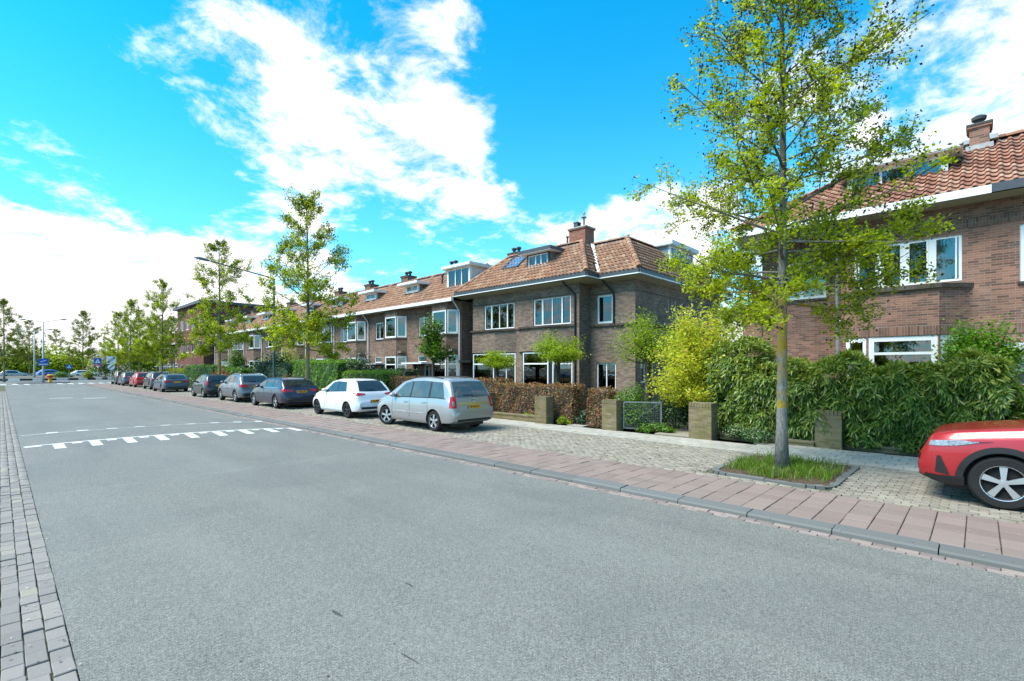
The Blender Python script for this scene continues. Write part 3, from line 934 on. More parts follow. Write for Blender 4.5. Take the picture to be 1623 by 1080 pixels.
def window(parent, F, u0, u1, z0, z1, cols=(), transom=None, n=-0.06, fw=0.055, mat=None, curtain=None, mull=0.05, sill=None, name='window', bars=()):
    """frame with mullions at the fractions in cols; panes as sub-parts"""
    fm = MB(); d0, d1 = n - 0.035, n + 0.035
    fm.box(u0, u0 + fw, d0, d1, z0, z1, F); fm.box(u1 - fw, u1, d0, d1, z0, z1, F)
    fm.box(u0 + fw, u1 - fw, d0, d1 - 0.002, z0, z0 + fw, F); fm.box(u0 + fw, u1 - fw, d0, d1 - 0.002, z1 - fw, z1, F)
    xs = [u0 + fw / 2] + [u0 + (u1 - u0) * c for c in cols] + [u1 - fw / 2]
    zz = [z0 + fw / 2] + ([transom] if transom else []) + [z1 - fw / 2]
    for x in xs[1:-1]:
        fm.box(x - mull / 2, x + mull / 2, d0, d1 - 0.001, z0 + fw, z1 - fw, F)
    if transom:
        fm.box(u0 + fw, u1 - fw, d0 + 0.001, d1 - 0.004, transom - 0.035, transom + 0.035, F)
    for b in bars:                                  # casement sash rails just inside the frame
        fm.box(xs[b] + mull / 2, xs[b] + mull / 2 + 0.035, d0 + 0.004, d1 + 0.012, z0 + fw, z1 - fw, F)
        fm.box(xs[b + 1] - mull / 2 - 0.035, xs[b + 1] - mull / 2, d0 + 0.004, d1 + 0.012, z0 + fw, z1 - fw, F)
    w = fm.build(name, mat or M['white'], parent)
    for a, b in zip(xs[:-1], xs[1:]):
        for c, d in zip(zz[:-1], zz[1:]):
            p = MB()
            p.box(a, b, n - 0.008, n + 0.006, c, d, F)
            p.build('pane', M['glass'], w)
    if sill:
        MB().box(u0 - 0.04, u1 + 0.04, n - 0.03, 0.05, z0 - 0.07, z0 - 0.001, F).build('sill', sill, w)
    if curtain:
        for (a, b, m) in curtain:
            cu = MB(); N = 14
            cu.v = []
            for i in range(N + 1):
                u = u0 + (u1 - u0) * (a + (b - a) * i / N)
                dn = n - 0.14 - 0.02 * (i % 2)
                cu.v += [F.p(u, dn, z0), F.p(u, dn, z1)]
            cu.f = [(2 * i, 2 * i + 2, 2 * i + 3, 2 * i + 1) for i in range(N)]
            cu.build('curtain', m, w)
    return w


TILE_P = [(0.0, 0.0), (0.14, 0.052), (0.36, 0.056), (0.58, 0.006), (0.80, -0.010), (1.02, 0.0)]


def tile_mesh(mat, tw=0.215, tl=0.345):
    mb = MB(); k = len(TILE_P)
    lo = 0.050; hi = 0.004
    mb.v = [(u * tw, 0, h + lo) for u, h in TILE_P] + [(u * tw, tl, h + hi) for u, h in TILE_P] + [(u * tw, 0.004, h + lo - 0.026) for u, h in TILE_P]
    mb.f = [(i, i + 1, k + i + 1, k + i) for i in range(k - 1)] + [(2 * k + i, 2 * k + i + 1, i + 1, i) for i in range(k - 1)]
    me = bpy.data.meshes.new('roof_tile')
    me.from_pydata(mb.v, [], mb.f); me.materials.append(mat); me.update()
    return me


def tile_slope(parent, E0, E1, T0, T1, mat, name='roof_slope', single=None, skip=None, tw=0.215, gauge=0.298, limit=300, deck_name='roof_deck'):
    """pantiled slope between an eave E0-E1 and a top edge T0-T1"""
    E0, E1, T0, T1 = map(Vector, (E0, E1, T0, T1))
    a = (E1 - E0).normalized()
    nrm_ = a.cross((T0 + T1 - E0 - E1))
    if nrm_.z < 0:
        nrm_ = -nrm_
    nrm_.normalize()
    s = nrm_.cross(a)
    if s.z < 0:
        s = -s
    ha = s.cross(nrm_)                     # right-handed along-eave axis
    dk = MB()
    dk.quad(E0, E1, T1, T0)
    lowd = nrm_ * 0.06
    dk.quad(E0 - lowd, T0 - lowd, T1 - lowd, E1 - lowd)
    deck = dk.build(deck_name, M['roofing'], parent)
    H = (T0 - E0).dot(s)
    uE0, uE1 = 0.0, (E1 - E0).dot(ha)
    uT0, uT1 = (T0 - E0).dot(ha), (T1 - E0).dot(ha)
    if uE0 > uE1:
        uE0, uE1, uT0, uT1 = uE1, uE0, uT1, uT0
    me = tile_mesh(mat, tw)
    V0 = np.array([v.co for v in me.vertices]); F0 = np.array([p.vertices for p in me.polygons])
    B = np.array([ha, s, nrm_])
    VV, FF, n, cnt = [], [], 0, 0
    rot = Matrix((ha, s, nrm_)).transposed().to_euler()
    rows = int(H / gauge)
    for k in range(rows):
        v = -0.06 + k * gauge
        t = (v + 0.1) / H
        l, r = uE0 + (uT0 - uE0) * t, uE1 + (uT1 - uE1) * t
        i0 = math.ceil((l - 0.02) / tw); i1 = int((r + 0.02) / tw)
        for i in range(i0, i1):
            u = i * tw
            P = E0 + ha * u + s * v + nrm_ * rs.normal(0, 0.003)
            c = P + ha * tw / 2
            if skip and skip(c):
                continue
            if single and single(c) and cnt < limit:
                cnt += 1
                obj('roof_tile', me, parent, P, rot)
            else:
                VV.append(V0 @ B + np.array(P)); FF.append(F0 + n); n += len(V0)
    if VV:
        o = obj('roof_tiles', np_mesh('roof_tiles', np.vstack(VV), np.vstack(FF), mat), parent)
        o['kind'] = 'stuff'
    return cnt


def caps(parent, A, B, mat, r=0.10, name='ridge_tiles', step=0.34):
    A, B = Vector(A), Vector(B)
    L = (B - A).length; n = max(1, round(L / step)); d = (B - A) / n
    mb = MB()
    x = d.normalized().cross(Vector((0, 0, 1))).normalized()
    y = x.cross(d.normalized()).normalized()
    for i in range(n):
        p, q = A + d * i, A + d * (i + 1.04)
        base = len(mb.v); k = 7
        for pt, rr in ((p, r * 1.12), (q, r * 0.92)):
            for j in range(k):
                t = math.pi * j / (k - 1)
                mb.v.append(tuple(pt + x * math.cos(t) * rr + y * (math.sin(t) * rr * 0.9 - 0.02)))
        mb.f += [(base + j, base + j + 1, base + k + j + 1, base + k + j) for j in range(k - 1)]
        mb.f.append(tuple(base + j for j in range(k)))
    o = mb.build(name, mat, parent)
    o['kind'] = 'stuff'
    return o


def chimney(parent, x0, x1, y0, y1, z0, z1, mat, cap=M['lead'], pots=1, flare=0.0):
    mb = MB()
    mb.box(x0, x1, y0, y1, z0, z1 - 0.12)
    mb.box(x0 - 0.05, x1 + 0.05, y0 - 0.05, y1 + 0.05, z1 - 0.121, z1 - 0.06)
    c = mb.build('chimney', mat, parent)
    MB().box(x0 - 0.07, x1 + 0.07, y0 - 0.07, y1 + 0.07, z1 - 0.06, z1).build('capping', cap, c)
    for i in range(pots):
        yy = y0 + (y1 - y0) * (0.5 if pots == 1 else (0.25 + 0.5 * i)); xx = (x0 + x1) / 2
        p = MB()
        p.lathe([(0.10, 0), (0.09, 0.18), (0.09, 0.22), (0.15, 0.23), (0.16, 0.30), (0.10, 0.36), (0.0, 0.38)], 12, (xx, yy, z1))
        p.build('chimney_pot', M['roofing'], c, angle=40)
    return c


def dormer(parent, xf, y0, y1, z0, z1, back, roof_mat, front_mat, cheek_mat, cols, over=0.35, slab=0.16, wz=None, board=False, axis='x'):
    """box dormer; axis 'x' looks towards -X, axis 'y' towards -Y (then y0,y1 are X limits and xf is the Y of its face)"""
    F = Fr(xf, 0, 0, 1, -1, 0) if axis == 'x' else Fr(0, xf, 1, 0, 0, -1)
    d = MB()
    d.box(y0, y1, -back, -0.12, z0 - 0.6, z1, F)
    dm = d.build('dormer', cheek_mat, parent)
    if board:
        bd = MB()
        for k in range(7):
            zz = z0 + (z1 - z0) * k / 7
            bd.box(y0 - 0.012, y0 - 0.001, -back, -0.14, zz + 0.008, zz + (z1 - z0) / 7 - 0.004, F)
        bd.build('cheek_board', cheek_mat, dm)
    fr = MB()
    wz0, wz1 = wz or (z0 + 0.08, z1 - 0.08)
    m = 0.10
    fr.box(y0, y0 + m, -0.12, 0, z0, z1, F); fr.box(y1 - m, y1, -0.12, 0, z0, z1, F)
    fr.box(y0 + m, y1 - m, -0.12, -0.002, z0, wz0, F); fr.box(y0 + m, y1 - m, -0.12, -0.002, wz1, z1, F)
    fr.build('front_frame', front_mat, dm)
    window(parent, F, y0 + m, y1 - m, wz0, wz1, cols, None, -0.05, 0.05, mull=0.07, name='window')
    r = MB()
    r.box(y0 - over, y1 + over, -back - 0.1, over, z1, z1 + slab, F)
    r.build('dormer_roof', roof_mat, dm)
    MB().box(y0 - over + 0.02, y1 + over - 0.02, -back, over - 0.02, z1 - 0.03, z1 - 0.001, F).build('dormer_soffit', M['white'], dm)
    MB().box(y0 - 0.1, y1 + 0.1, -0.05, 0.18, z0 - 0.07, z0 - 0.02, F).build('lead_apron', M['lead'], dm)
    return dm


def pipe(parent, pts, mat, r=0.04, name='downpipe'):
    return MB().tube(pts, r, 8).build(name, mat, parent, angle=50)


FX = lambda X: Fr(X, 0, 0, 1, -1, 0)       # facade looking at the street: u = Y
FY = lambda Y: Fr(0, Y, 1, 0, 0, -1)       # gable looking at the camera side: u = X


def interior(parent, boxes):
    """floors and partitions that close the rooms behind the windows"""
    mb = MB()
    for b in boxes:
        mb.box(*b)
    return mb.build('partition', M['interior'], parent)


def bay(parent, xw, proj, ya, yb, ca, cb, z0, z1, brick, win_z, panels, ledge=None, frame=0.10, transom=None, curtain=None, two=False, sm=None):
    """canted bay: wall plane xw, front plane xw - proj between ya < yb, cants reach the wall at ca < ya and cb > yb"""
    xf = xw - proj
    segs = [((xw, ca), (xf, ya)), ((xf, ya), (xf, yb)), ((xf, yb), (xw, cb))]
    out_ = MB()
    for (p, q) in segs:
        F = Fr(p[0], p[1], q[0] - p[0], q[1] - p[1])
        L = math.hypot(q[0] - p[0], q[1] - p[1])
        holes = [(0.03, L - 0.03, a, b) for a, b in win_z]
        wall(out_, F, 0, L, z0, z1, holes, 0.10)
    b = raw(out_, 'bay', brick, parent)
    for wi, (a, c) in enumerate(win_z):
        for si, (p, q) in enumerate(segs):
            F = Fr(p[0], p[1], q[0] - p[0], q[1] - p[1])
            L = math.hypot(q[0] - p[0], q[1] - p[1])
            tr = transom[wi] if transom else None
            window(parent, F, 0.03, L - 0.03, a, c, panels[si], tr, -0.05, frame, curtain=(curtain[si] if curtain else None))
    if ledge:
        lz, lt, lo, lm = ledge
        g = lo
        P = [(xw, ca - g), (xf - g, ya - g * 0.6), (xf - g, yb + g * 0.6), (xw, cb + g)]
        m = MB(); k = len(P)
        m.v = [(x, y, lz) for x, y in P] + [(x, y, lz + lt) for x, y in P]
        m.f = [tuple(range(k)), tuple(range(2 * k - 1, k - 1, -1))] + [(i, (i + 1) % k, k + (i + 1) % k, k + i) for i in range(k)]
        m.build('ledge', lm, b)
    return b


# ------------------------------------------------------------------ corner house in the middle
H1 = thing('corner_house', 'brown brick hip roofed house with dark gutter behind the beech hedge', 'house', (0, 0, 0))
ZE = 6.0
w = MB()
up1, up2 = (17.41, 19.71, 4.10, 5.42), (13.77, 16.11, 4.10, 5.42)
wall(w, FX(18.4), 13.3, 20.6, 0, ZE, [up1, up2, (17.3, 20.0, 0.25, 2.80), (13.75, 16.3, 0.25, 2.80)], 0.14)
wall(w, FY(13.3), 18.4, 19.3, 0, ZE)
wall(w, FX(19.3), 10.93, 13.3, 0, ZE, [(12.08, 12.94, 4.08, 5.40), (11.92, 12.97, 0.95, 2.25)], 0.14)
wall(w, FY(10.93), 19.3, 29.0, 0, ZE, [(22.40, 22.68, 4.72, 5.36), (23.15, 23.42, 4.25, 5.32), (23.95, 24.22, 4.25, 5.32), (24.75, 25.02, 4.25, 5.32), (19.75, 20.25, 1.35, 2.25), (20.55, 21.05, 1.35, 2.25)], 0.14)
wall(w, Fr(29, 0, 0, 1, 1, 0), 10.93, 21.6, 0, ZE)
wall(w, Fr(0, 20.6, 1, 0, 0, 1), 18.4, 19.2, 0, ZE)
wall(w, FX(19.2), 20.6, 21.6, 0, ZE, [(20.75, 21.45, 0.1, 2.3)], 0.12)
raw(w, 'wall', M['brick_corner'], H1)
interior(H1, [(21.6, 21.7, 11.1, 21.5, 0.05, 5.95), (19.5, 28.9, 11.1, 21.5, 3.0, 3.12), (18.6, 19.5, 13.4, 20.5, 3.0, 3.12), (18.7, 21.6, 16.7, 16.8, 0.05, 5.95), (19.5, 28.9, 11.1, 21.5, 5.90, 5.96), (18.6, 19.5, 13.4, 20.5, 5.90, 5.96), (22.9, 23.0, 11.0, 12.5, 3.2, 5.9)])
CG, CW = M['curtain_green'], M['curtain']
window(H1, FX(18.4), *up1, (0.25, 0.5, 0.75), None, -0.10, 0.05, curtain=[(0.0, 0.74, CW), (0.80, 1.0, CG)], bars=(0, 3))
window(H1, FX(18.4), *up2, (0.25, 0.5, 0.75), None, -0.10, 0.05, curtain=[(0.80, 1.0, CG), (0.0, 0.2, CW)], bars=(0, 3))
window(H1, FX(19.3), 12.08, 12.94, 4.08, 5.40, (), None, -0.10, 0.09)
window(H1, FX(19.3), 11.92, 12.97, 0.95, 2.25, (0.5,), None, -0.10, 0.07, curtain=[(0, 1, CW)])
window(H1, FY(10.93), 22.40, 22.68, 4.72, 5.36, (), None, -0.10, 0.05)
for a in (23.15, 23.95, 24.75):
    window(H1, FY(10.93), a, a + 0.27, 4.25, 5.32, (), None, -0.10, 0.05)
window(H1, FY(10.93), 19.75, 20.25, 1.35, 2.25, (), None, -0.10, 0.06)
window(H1, FY(10.93), 20.55, 21.05, 1.35, 2.25, (), None, -0.10, 0.06)
bb = bay(H1, 18.4, 0.5, 18.35, 20.1, 17.25, 20.55, 2.83, 3.95, M['brick_corner'], [], None, (3.95, 0.09, 0.10, M['ledge']))
bb2 = bay(H1, 18.4, 0.5, 14.65, 16.4, 13.62, 17.1, 2.83, 3.95, M['brick_corner'], [], None, (3.95, 0.09, 0.10, M['ledge']))
for B_, (ya, yb, ca, cb) in ((bb, (18.35, 20.1, 17.25, 20.55)), (bb2, (14.65, 16.4, 13.62, 17.1))):
    so = MB()
    so.poly([(18.4, ca, 2.83), (17.9, ya, 2.83), (17.9, yb, 2.83), (18.4, cb, 2.83)])
    so.build('bay_soffit', M['black'], B_)
    MB().box(17.98, 18.4, ya - 0.10, ya + 0.10, 0.1, 2.83).build('bay_post', M['black'], B_)
    Ff = FX(17.95)
    window(H1, Ff, ya + 0.12, yb, 0.35, 2.78, (), 2.22, -0.04, 0.06, curtain=[(0.55, 0.95, CW), (0.0, 0.12, CW)])
    F = Fr(18.4, ca, 17.95 - 18.4, ya - 0.1 - ca)
    L = math.hypot(0.45, ya - 0.1 - ca)
    window(H1, F, 0.05, L - 0.02, 0.35, 2.78, (0.5,) if ca > 15 else (), 2.22, -0.04, 0.06)
    MB().box(17.93, 18.4, ya - 0.1, yb + 0.1, 0.05, 0.34).build('bay_plinth', M['brick_corner'], B_)
    MB().box(18.0, 18.4, yb + 0.001, yb + 0.1, 0.34, 2.82).build('bay_post', M['black'], B_)
# ledge that wraps the corner, string course under the eaves
lg = MB()
lg.box(10.88, 13.29, 0.001, 0.10, 3.93, 4.02, FX(19.3)); lg.box(19.2, 29.0, 0.001, 0.10, 3.93, 4.02, FY(10.93))
lg.build('ledge', M['ledge'], H1)
sc_ = MB()
sc_.box(13.3, 17.41, 0.001, 0.014, 5.46, 5.49, FX(18.4)); sc_.box(17.42, 20.6, 0.001, 0.014, 5.46, 5.49, FX(18.4))
sc_.box(10.92, 13.29, 0.001, 0.014, 5.44, 5.47, FX(19.3)); sc_.box(19.29, 29.0, 0.001, 0.014, 5.44, 5.47, FY(10.93))
sc_.build('string_course', M['ledge'], H1)
# eaves: soffit, fascia line and dark gutter running round the notch
GE = [(17.8, 21.5), (17.8, 12.49), (18.74, 12.49), (18.74, 10.43), (29.5, 10.43)]
WI = [(18.45, 21.5), (18.45, 13.35), (19.35, 13.35), (19.35, 10.98), (29.5, 10.98)]
so = MB()
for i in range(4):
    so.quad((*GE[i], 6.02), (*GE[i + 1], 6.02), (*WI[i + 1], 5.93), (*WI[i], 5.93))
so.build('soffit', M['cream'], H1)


def gutter_run(parent, P, z, mat, w_=0.12, h_=0.16, line=None, name='gutter'):
    g = MB()
    for i, (a, b) in enumerate(zip(P[:-1], P[1:])):
        F = Fr(a[0], a[1], b[0] - a[0], b[1] - a[1])
        L = math.hypot(b[0] - a[0], b[1] - a[1])
        g.box(-0.001 * i, L + 0.001 * i, -w_ / 2, w_ / 2 + 0.0007 * i, z, z + h_ + 0.0006 * i, F)
    o = g.build(name, mat, parent)
    if line:
        g = MB()
        for i, (a, b) in enumerate(zip(P[:-1], P[1:])):
            F = Fr(a[0], a[1], b[0] - a[0], b[1] - a[1])
            L = math.hypot(b[0] - a[0], b[1] - a[1])
            g.box(0, L, -w_ / 2 + 0.012, w_ / 2 - 0.012 + 0.0007 * i, z - 0.055 - 0.0006 * i, z - 0.002, F)
        g.build('fascia', line, parent)
    return o


gutter_run(H1, GE, 6.10, M['grey_gutter'], 0.13, 0.17, M['white'])
ZT = 8.36
T = [(20.2, 19.4), (20.2, 14.45), (21.14, 14.45), (21.14, 12.43), (27.4, 12.43)]
TO = M['tile_orange']
ev = lambda p: (p[0], p[1], 6.26)
tp = lambda p: (p[0], p[1], ZT)
tile_slope(H1, ev(GE[0]), ev(GE[1]), tp(T[0]), tp(T[1]), TO, skip=lambda c: 15.5 < c.y < 16.9 and c.x > 19.0)
tile_slope(H1, ev(GE[1]), ev(GE[2]), tp(T[1]), tp(T[2]), TO)
tile_slope(H1, ev(GE[2]), ev(GE[3]), tp(T[2]), tp(T[3]), TO)
tile_slope(H1, ev(GE[3]), ev(GE[4]), tp(T[3]), tp(T[4]), TO, skip=lambda c: 24.1 < c.x < 26.9 and c.y > 11.75)
tile_slope(H1, ev(GE[4]), (29.5, 21.5, 6.26), tp(T[4]), (27.4, 19.4, ZT), TO)
tile_slope(H1, (29.5, 21.5, 6.26), ev(GE[0]), (27.4, 19.4, ZT), tp(T[0]), TO)
fl = MB()
fl.poly([tp(T[0]), tp(T[1]), tp(T[2]), tp(T[3]), tp(T[4]), (27.4, 19.4, ZT)])
fl.build('flat_roof', M['roofing'], H1)
for a, b in ((GE[1], T[1]), (GE[3], T[3]), (GE[0], T[0])):
    caps(H1, (*a, 6.33), (*b, ZT + 0.05), TO, 0.12)
for a, b in ((T[0], T[1]), (T[2], T[3]), (T[3], T[4])):
    caps(H1, (*a, ZT + 0.04), (*b, ZT + 0.04), TO, 0.10)
vl = MB()
a, b = Vector((*GE[2], 6.36)), Vector((*T[2], ZT + 0.10))
vl.bar(a, b, 0.16, 0.02)
vl.build('valley_flashing', M['pale_board'], H1)
dormer(H1, 18.85, 15.46, 16.94, 7.16, 7.86, 2.2, M['grey_gutter'], M['grey_gutter'], M['slate_board'], (0.34, 0.62), 0.34, 0.17)
dormer(H1, 11.6, 24.05, 26.9, 6.85, 8.42, 2.4, M['pale_board'], M['white'], M['zinc'], (0.25, 0.5, 0.75), 0.22, 0.20, axis='y')
sk = MB()
s0 = Vector((19.0, 18.9, 6.26 + (19.0 - 17.8) * 0.875 + 0.10)); s1 = Vector((19.0, 17.75, s0.z)); up_ = Vector((0.95, 0, 0.83))
sk.quad(s0, s1, s1 + up_, s0 + up_)
skl = sk.build('skylight', M['glass'], H1)
sf = MB()
for a, b in ((s0, s1), (s1, s1 + up_), (s1 + up_, s0 + up_), (s0 + up_, s0)):
    sf.bar(a + Vector((0, 0, 0.01)), b + Vector((0, 0, 0.01)), 0.09, 0.07)
sf.build('skylight_frame', M['grey_gutter'], skl)
MB().add([s0 + Vector((0.02, 0, -0.035)), s1 + Vector((0.02, 0, -0.035)), s1 + up_ + Vector((0.02, 0, -0.035)), s0 + up_ + Vector((0.02, 0, -0.035))], [(0, 1, 2, 3)]).build('skylight_blind', M['pale_board'], skl)
ch = chimney(H1, 20.75, 21.55, 14.62, 15.65, 8.0, 9.35, M['brick_chimney'], M['lead'], 0)
cw = MB()
cw.box(20.95, 21.25, 15.25, 15.50, 9.35, 9.42); cw.box(20.95, 20.98, 15.25, 15.50, 9.42, 9.66); cw.box(21.22, 21.25, 15.25, 15.50, 9.42, 9.66); cw.box(20.93, 21.27, 15.23, 15.52, 9.66, 9.70)
cw.build('chimney_pot', M['grey_gutter'], ch)
cw = MB()
cw.lathe([(0.06, 0), (0.055, 0.48), (0.055, 0.50), (0.15, 0.52), (0.15, 0.55), (0.03, 0.60), (0.03, 0.72), (0.07, 0.74), (0.0, 0.86)], 10, (21.1, 14.95, 9.35))
cw.build('flue_pipe', M['steel'], ch, angle=40)
chimney(H1, 20.9, 21.5, 19.5, 20.25, 8.0, 8.82, M['brick_row'], M['roofing'], 2)
for (x, y, z, h) in ((20.15, 15.3, 8.2, 0.5), (22.6, 13.2, 8.36, 0.55), (22.9, 13.0, 8.36, 0.30)):
    MB().lathe([(0.05, -0.2), (0.05, h), (0.08, h + 0.02), (0.08, h + 0.08), (0.0, h + 0.1)], 10, (x, y, z)).build('vent_pipe', M['roofing'] if h == 0.5 else M['pale_board'], H1, angle=40)
pipe(H1, [(17.85, 13.95, 6.14), (17.95, 13.9, 5.98), (18.33, 13.52, 5.45), (18.34, 13.5, 5.2), (18.34, 13.5, 0.1)], M['black'], 0.045)
pipe(H1, [(18.8, 12.45, 6.14), (18.95, 12.35, 5.95), (19.24, 12.02, 5.45), (19.24, 12.0, 5.2), (19.24, 12.0, 4.03)], M['black'], 0.045)
MB().box(18.2, 19.2, 20.6, 21.6, 2.32, 2.46).build('door_canopy', M['black'], H1)
MB().box(19.22, 19.28, 20.78, 21.42, 0.1, 2.28).build('door', M['grey_gutter'], H1)

# ------------------------------------------------------------------ terrace of brick houses
ORD = ['first house of the brick terrace, next to the corner house', 'second house of the brick terrace, behind the camellia bush', 'third house of the brick terrace, behind the pink magnolia',
       'fourth house of the brick terrace, behind the second street tree', 'fifth house of the brick terrace, by the green lamp post', 'sixth house of the brick terrace, behind the conifer',
       'seventh house of the brick terrace, mostly behind foliage', 'eighth house of the brick terrace, mostly behind foliage', 'last house of the brick terrace, before the flat roofed block']
PITCH = 5.2


def terrace(i, y0, label, group, mat, near):
    t = thing('terraced_house', label, 'house', (0, y0, 0), 0, group)
    F = FX(18.4)
    w = MB()
    bw_ = (0.32, 2.52)
    hol = [(3.10, 4.15, 4.02, 5.20), (3.05, 4.65, 0.1, 2.25), (3.35, 4.25, 2.40, 2.80)]
    wall(w, F, 0, PITCH, 0, 5.9, hol + [(bw_[0], bw_[1], 0.6, 5.6)], 0.12)
    if i == 0:
        wall(w, Fr(0, 0.0, 1, 0, 0, -1), 18.4, 27, 0, 5.9)
    raw(w, 'wall', mat, t)
    interior(t, [(21.5, 21.6, 0.05, PITCH - 0.05, 0.05, 5.88), (17.95, 21.5, 0.30, 2.6, 3.0, 3.12), (18.55, 21.5, 0.02, PITCH - 0.02, 3.0, 3.1), (18.55, 27, 0.02, PITCH - 0.02, 5.86, 5.90), (18.6, 21.5, 2.7, 2.78, 0.05, 5.85)])
    cu = [[(0.0, 0.25, M['curtain_green'])], [(0.55, 1.0, M['curtain_green'])] if i == 1 else [(0.75, 1.0, M['curtain'])], None]
    bay(t, 18.4, 0.52, 0.74, 2.10, 0.25, 2.59, 0.1, 5.92, mat, [(0.75, 2.80), (4.02, 5.42)], [(), (), ()], (5.9, 0.01, 0.02, M['cream']), 0.10, (2.25, None), cu)
    lg = MB()
    P = [(18.4, 0.2), (17.84, 0.72), (17.84, 2.12), (18.4, 2.64)]
    k = 4
    lg.v = [(x, y, 3.90) for x, y in P] + [(x, y, 3.99) for x, y in P]
    lg.f = [tuple(range(k)), tuple(range(2 * k - 1, k - 1, -1))] + [(j, (j + 1) % k, k + (j + 1) % k, k + j) for j in range(k)]
    lg.build('bay_sill', M['ledge'], t)
    window(t, F, 3.10, 4.15, 4.02, 5.20, (0.5,), None, -0.08, 0.07, sill=M['ledge'])
    window(t, F, 3.35, 4.25, 2.40, 2.80, (), None, -0.08, 0.05)
    d = MB().box(3.6, 4.45, -0.10, -0.04, 0.1, 2.2, F).build('door', M['door_wood'] if i == 0 else M['green_post'], t)
    MB().box(4.30, 4.36, -0.04, 0.02, 1.0, 1.15, F).build('door_handle', M['steel'], d)
    window(t, F, 3.1, 3.55, 0.15, 2.22, (), None, -0.06, 0.06, name='sidelight')
    MB().box(2.72, 4.85, 0.001, 0.85, 2.27, 2.36, F).build('door_canopy', M['white'], t)
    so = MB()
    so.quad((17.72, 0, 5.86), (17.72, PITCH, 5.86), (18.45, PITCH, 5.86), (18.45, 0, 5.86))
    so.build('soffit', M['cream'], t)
    MB().box(-0.001 * (i % 2), PITCH + 0.001 * (i % 2), 0.58, 0.76, 5.83, 6.02, F).build('gutter', M['white'], t)
    tile_slope(t, (17.78, 0, 5.99), (17.78, PITCH, 5.99), (20.5, 0, 8.30), (20.5, PITCH, 8.30), M['tile_orange'])
    MB().box(20.45, 27.0, 0.0, PITCH, 8.12, 8.24).build('flat_roof', M['roofing'], t)
    MB().quad((27.0, 0, 0), (27.0, PITCH, 0), (27.0, PITCH, 8.2), (27.0, 0, 8.2)).build('back_wall', mat, t)
    caps(t, (20.5, 0, 8.32), (20.5, PITCH, 8.32), M['tile_orange'], 0.10)
    caps(t, (17.8, PITCH, 6.07), (20.5, PITCH, 8.36), M['tile_orange'], 0.11)
    pipe(t, [(17.85, 5.05, 5.86), (18.0, 5.05, 5.70), (18.3, 5.05, 5.35), (18.34, 5.05, 5.1), (18.34, 5.05, 0.1)] if i else [(17.85, 0.1, 5.86), (18.0, 0.1, 5.70), (18.3, 0.1, 5.35), (18.34, 0.1, 5.1), (18.34, 0.1, 0.1)], M['white'], 0.04)
    if i == 0:
        dormer(t, 18.75, -0.35, 1.75, 6.75, 7.98, 2.2, M['pale_board'], M['white'], M['pale_board'], (0.35, 0.65), 0.25, 0.16, board=True)
        MB().lathe([(0.06, -0.3), (0.06, 0.5), (0.09, 0.5), (0.09, 0.62), (0, 0.64)], 10, (19.3, 2.9, 7.3)).build('vent_pipe', M['roofing'], t, angle=40)
    elif near:
        dormer(t, 18.85, -0.35, 1.05, 7.02, 7.52, 1.9, M['white'], M['white'], M['slate_board'], (0.5,), 0.42, 0.14)
    chimney(t, 20.4, 21.1, 3.1, 3.95, 8.0, 8.75, M['brick_row'], M['roofing'], 2)
    return t


T0 = 21.62
for i in range(4):
    terrace(i, T0 + PITCH * i, ORD[i], 'houses of the brick terrace', M['brick_row'], True)
proto = terrace(4, T0 + PITCH * 4, ORD[4], 'houses of the brick terrace', M['brick_row'], True)
for i in range(5, 9):
    c = copy_tree(proto); c.location = (0, T0 + PITCH * i, 0); c['label'] = ORD[i]
for i in range(4):
    c = copy_tree(proto); c.location = (1.5, 86.0 + PITCH * i, 0)
    c['label'] = ('far brick house just beyond the flat roofed block', 'second far brick house beyond the flat roofed block', 'third far brick house beyond the flat roofed block', 'farthest brick house at the end of the street')[i]
    c['group'] = 'far houses beyond the flat block'

FB = thing('flat_block', 'taller deep red brick block with a flat roof at the end of the terrace', 'building', (17.6, 70.2, 0))
F = Fr(0, 0, 0, 1, -1, 0)
w = MB()
hl = [(1.2 + 2.9 * c, 2.9 + 2.9 * c, 1.0 + 3.1 * r, 2.5 + 3.1 * r) for c in range(4) for r in range(3)]
wall(w, F, 0, 13, 0, 10.2, hl, 0.12)
wall(w, Fr(0, 0, 1, 0, 0, -1), 0, 11, 0, 10.2, [(1.5, 2.6, 4.1, 5.6), (4.2, 5.6, 4.1, 5.6)], 0.12)
wall(w, Fr(0, 13, 1, 0, 0, 1), 0, 11, 0, 10.2)
wall(w, Fr(11, 0, 0, 1, 1, 0), 0, 13, 0, 10.2)
raw(w, 'wall', M['brick_red'], FB)
for a, b, c, d in hl:
    window(FB, F, a, b, c, d, (0.5,), None, -0.08, 0.09)
for a, b in ((1.5, 2.6), (4.2, 5.6)):
    window(FB, Fr(0, 0, 1, 0, 0, -1), a, b, 4.1, 5.6, (0.5,), None, -0.08, 0.09)
MB().box(-0.5, 11.3, -0.4, 13.4, 10.2, 10.55).build('roof', M['grey_gutter'], FB)
interior(FB, [(2.4, 2.5, 0.1, 12.9, 0.1, 10.1), (0.2, 10, 0.1, 12.9, 3.1, 3.2), (0.2, 10, 0.1, 12.9, 6.3, 6.4)])

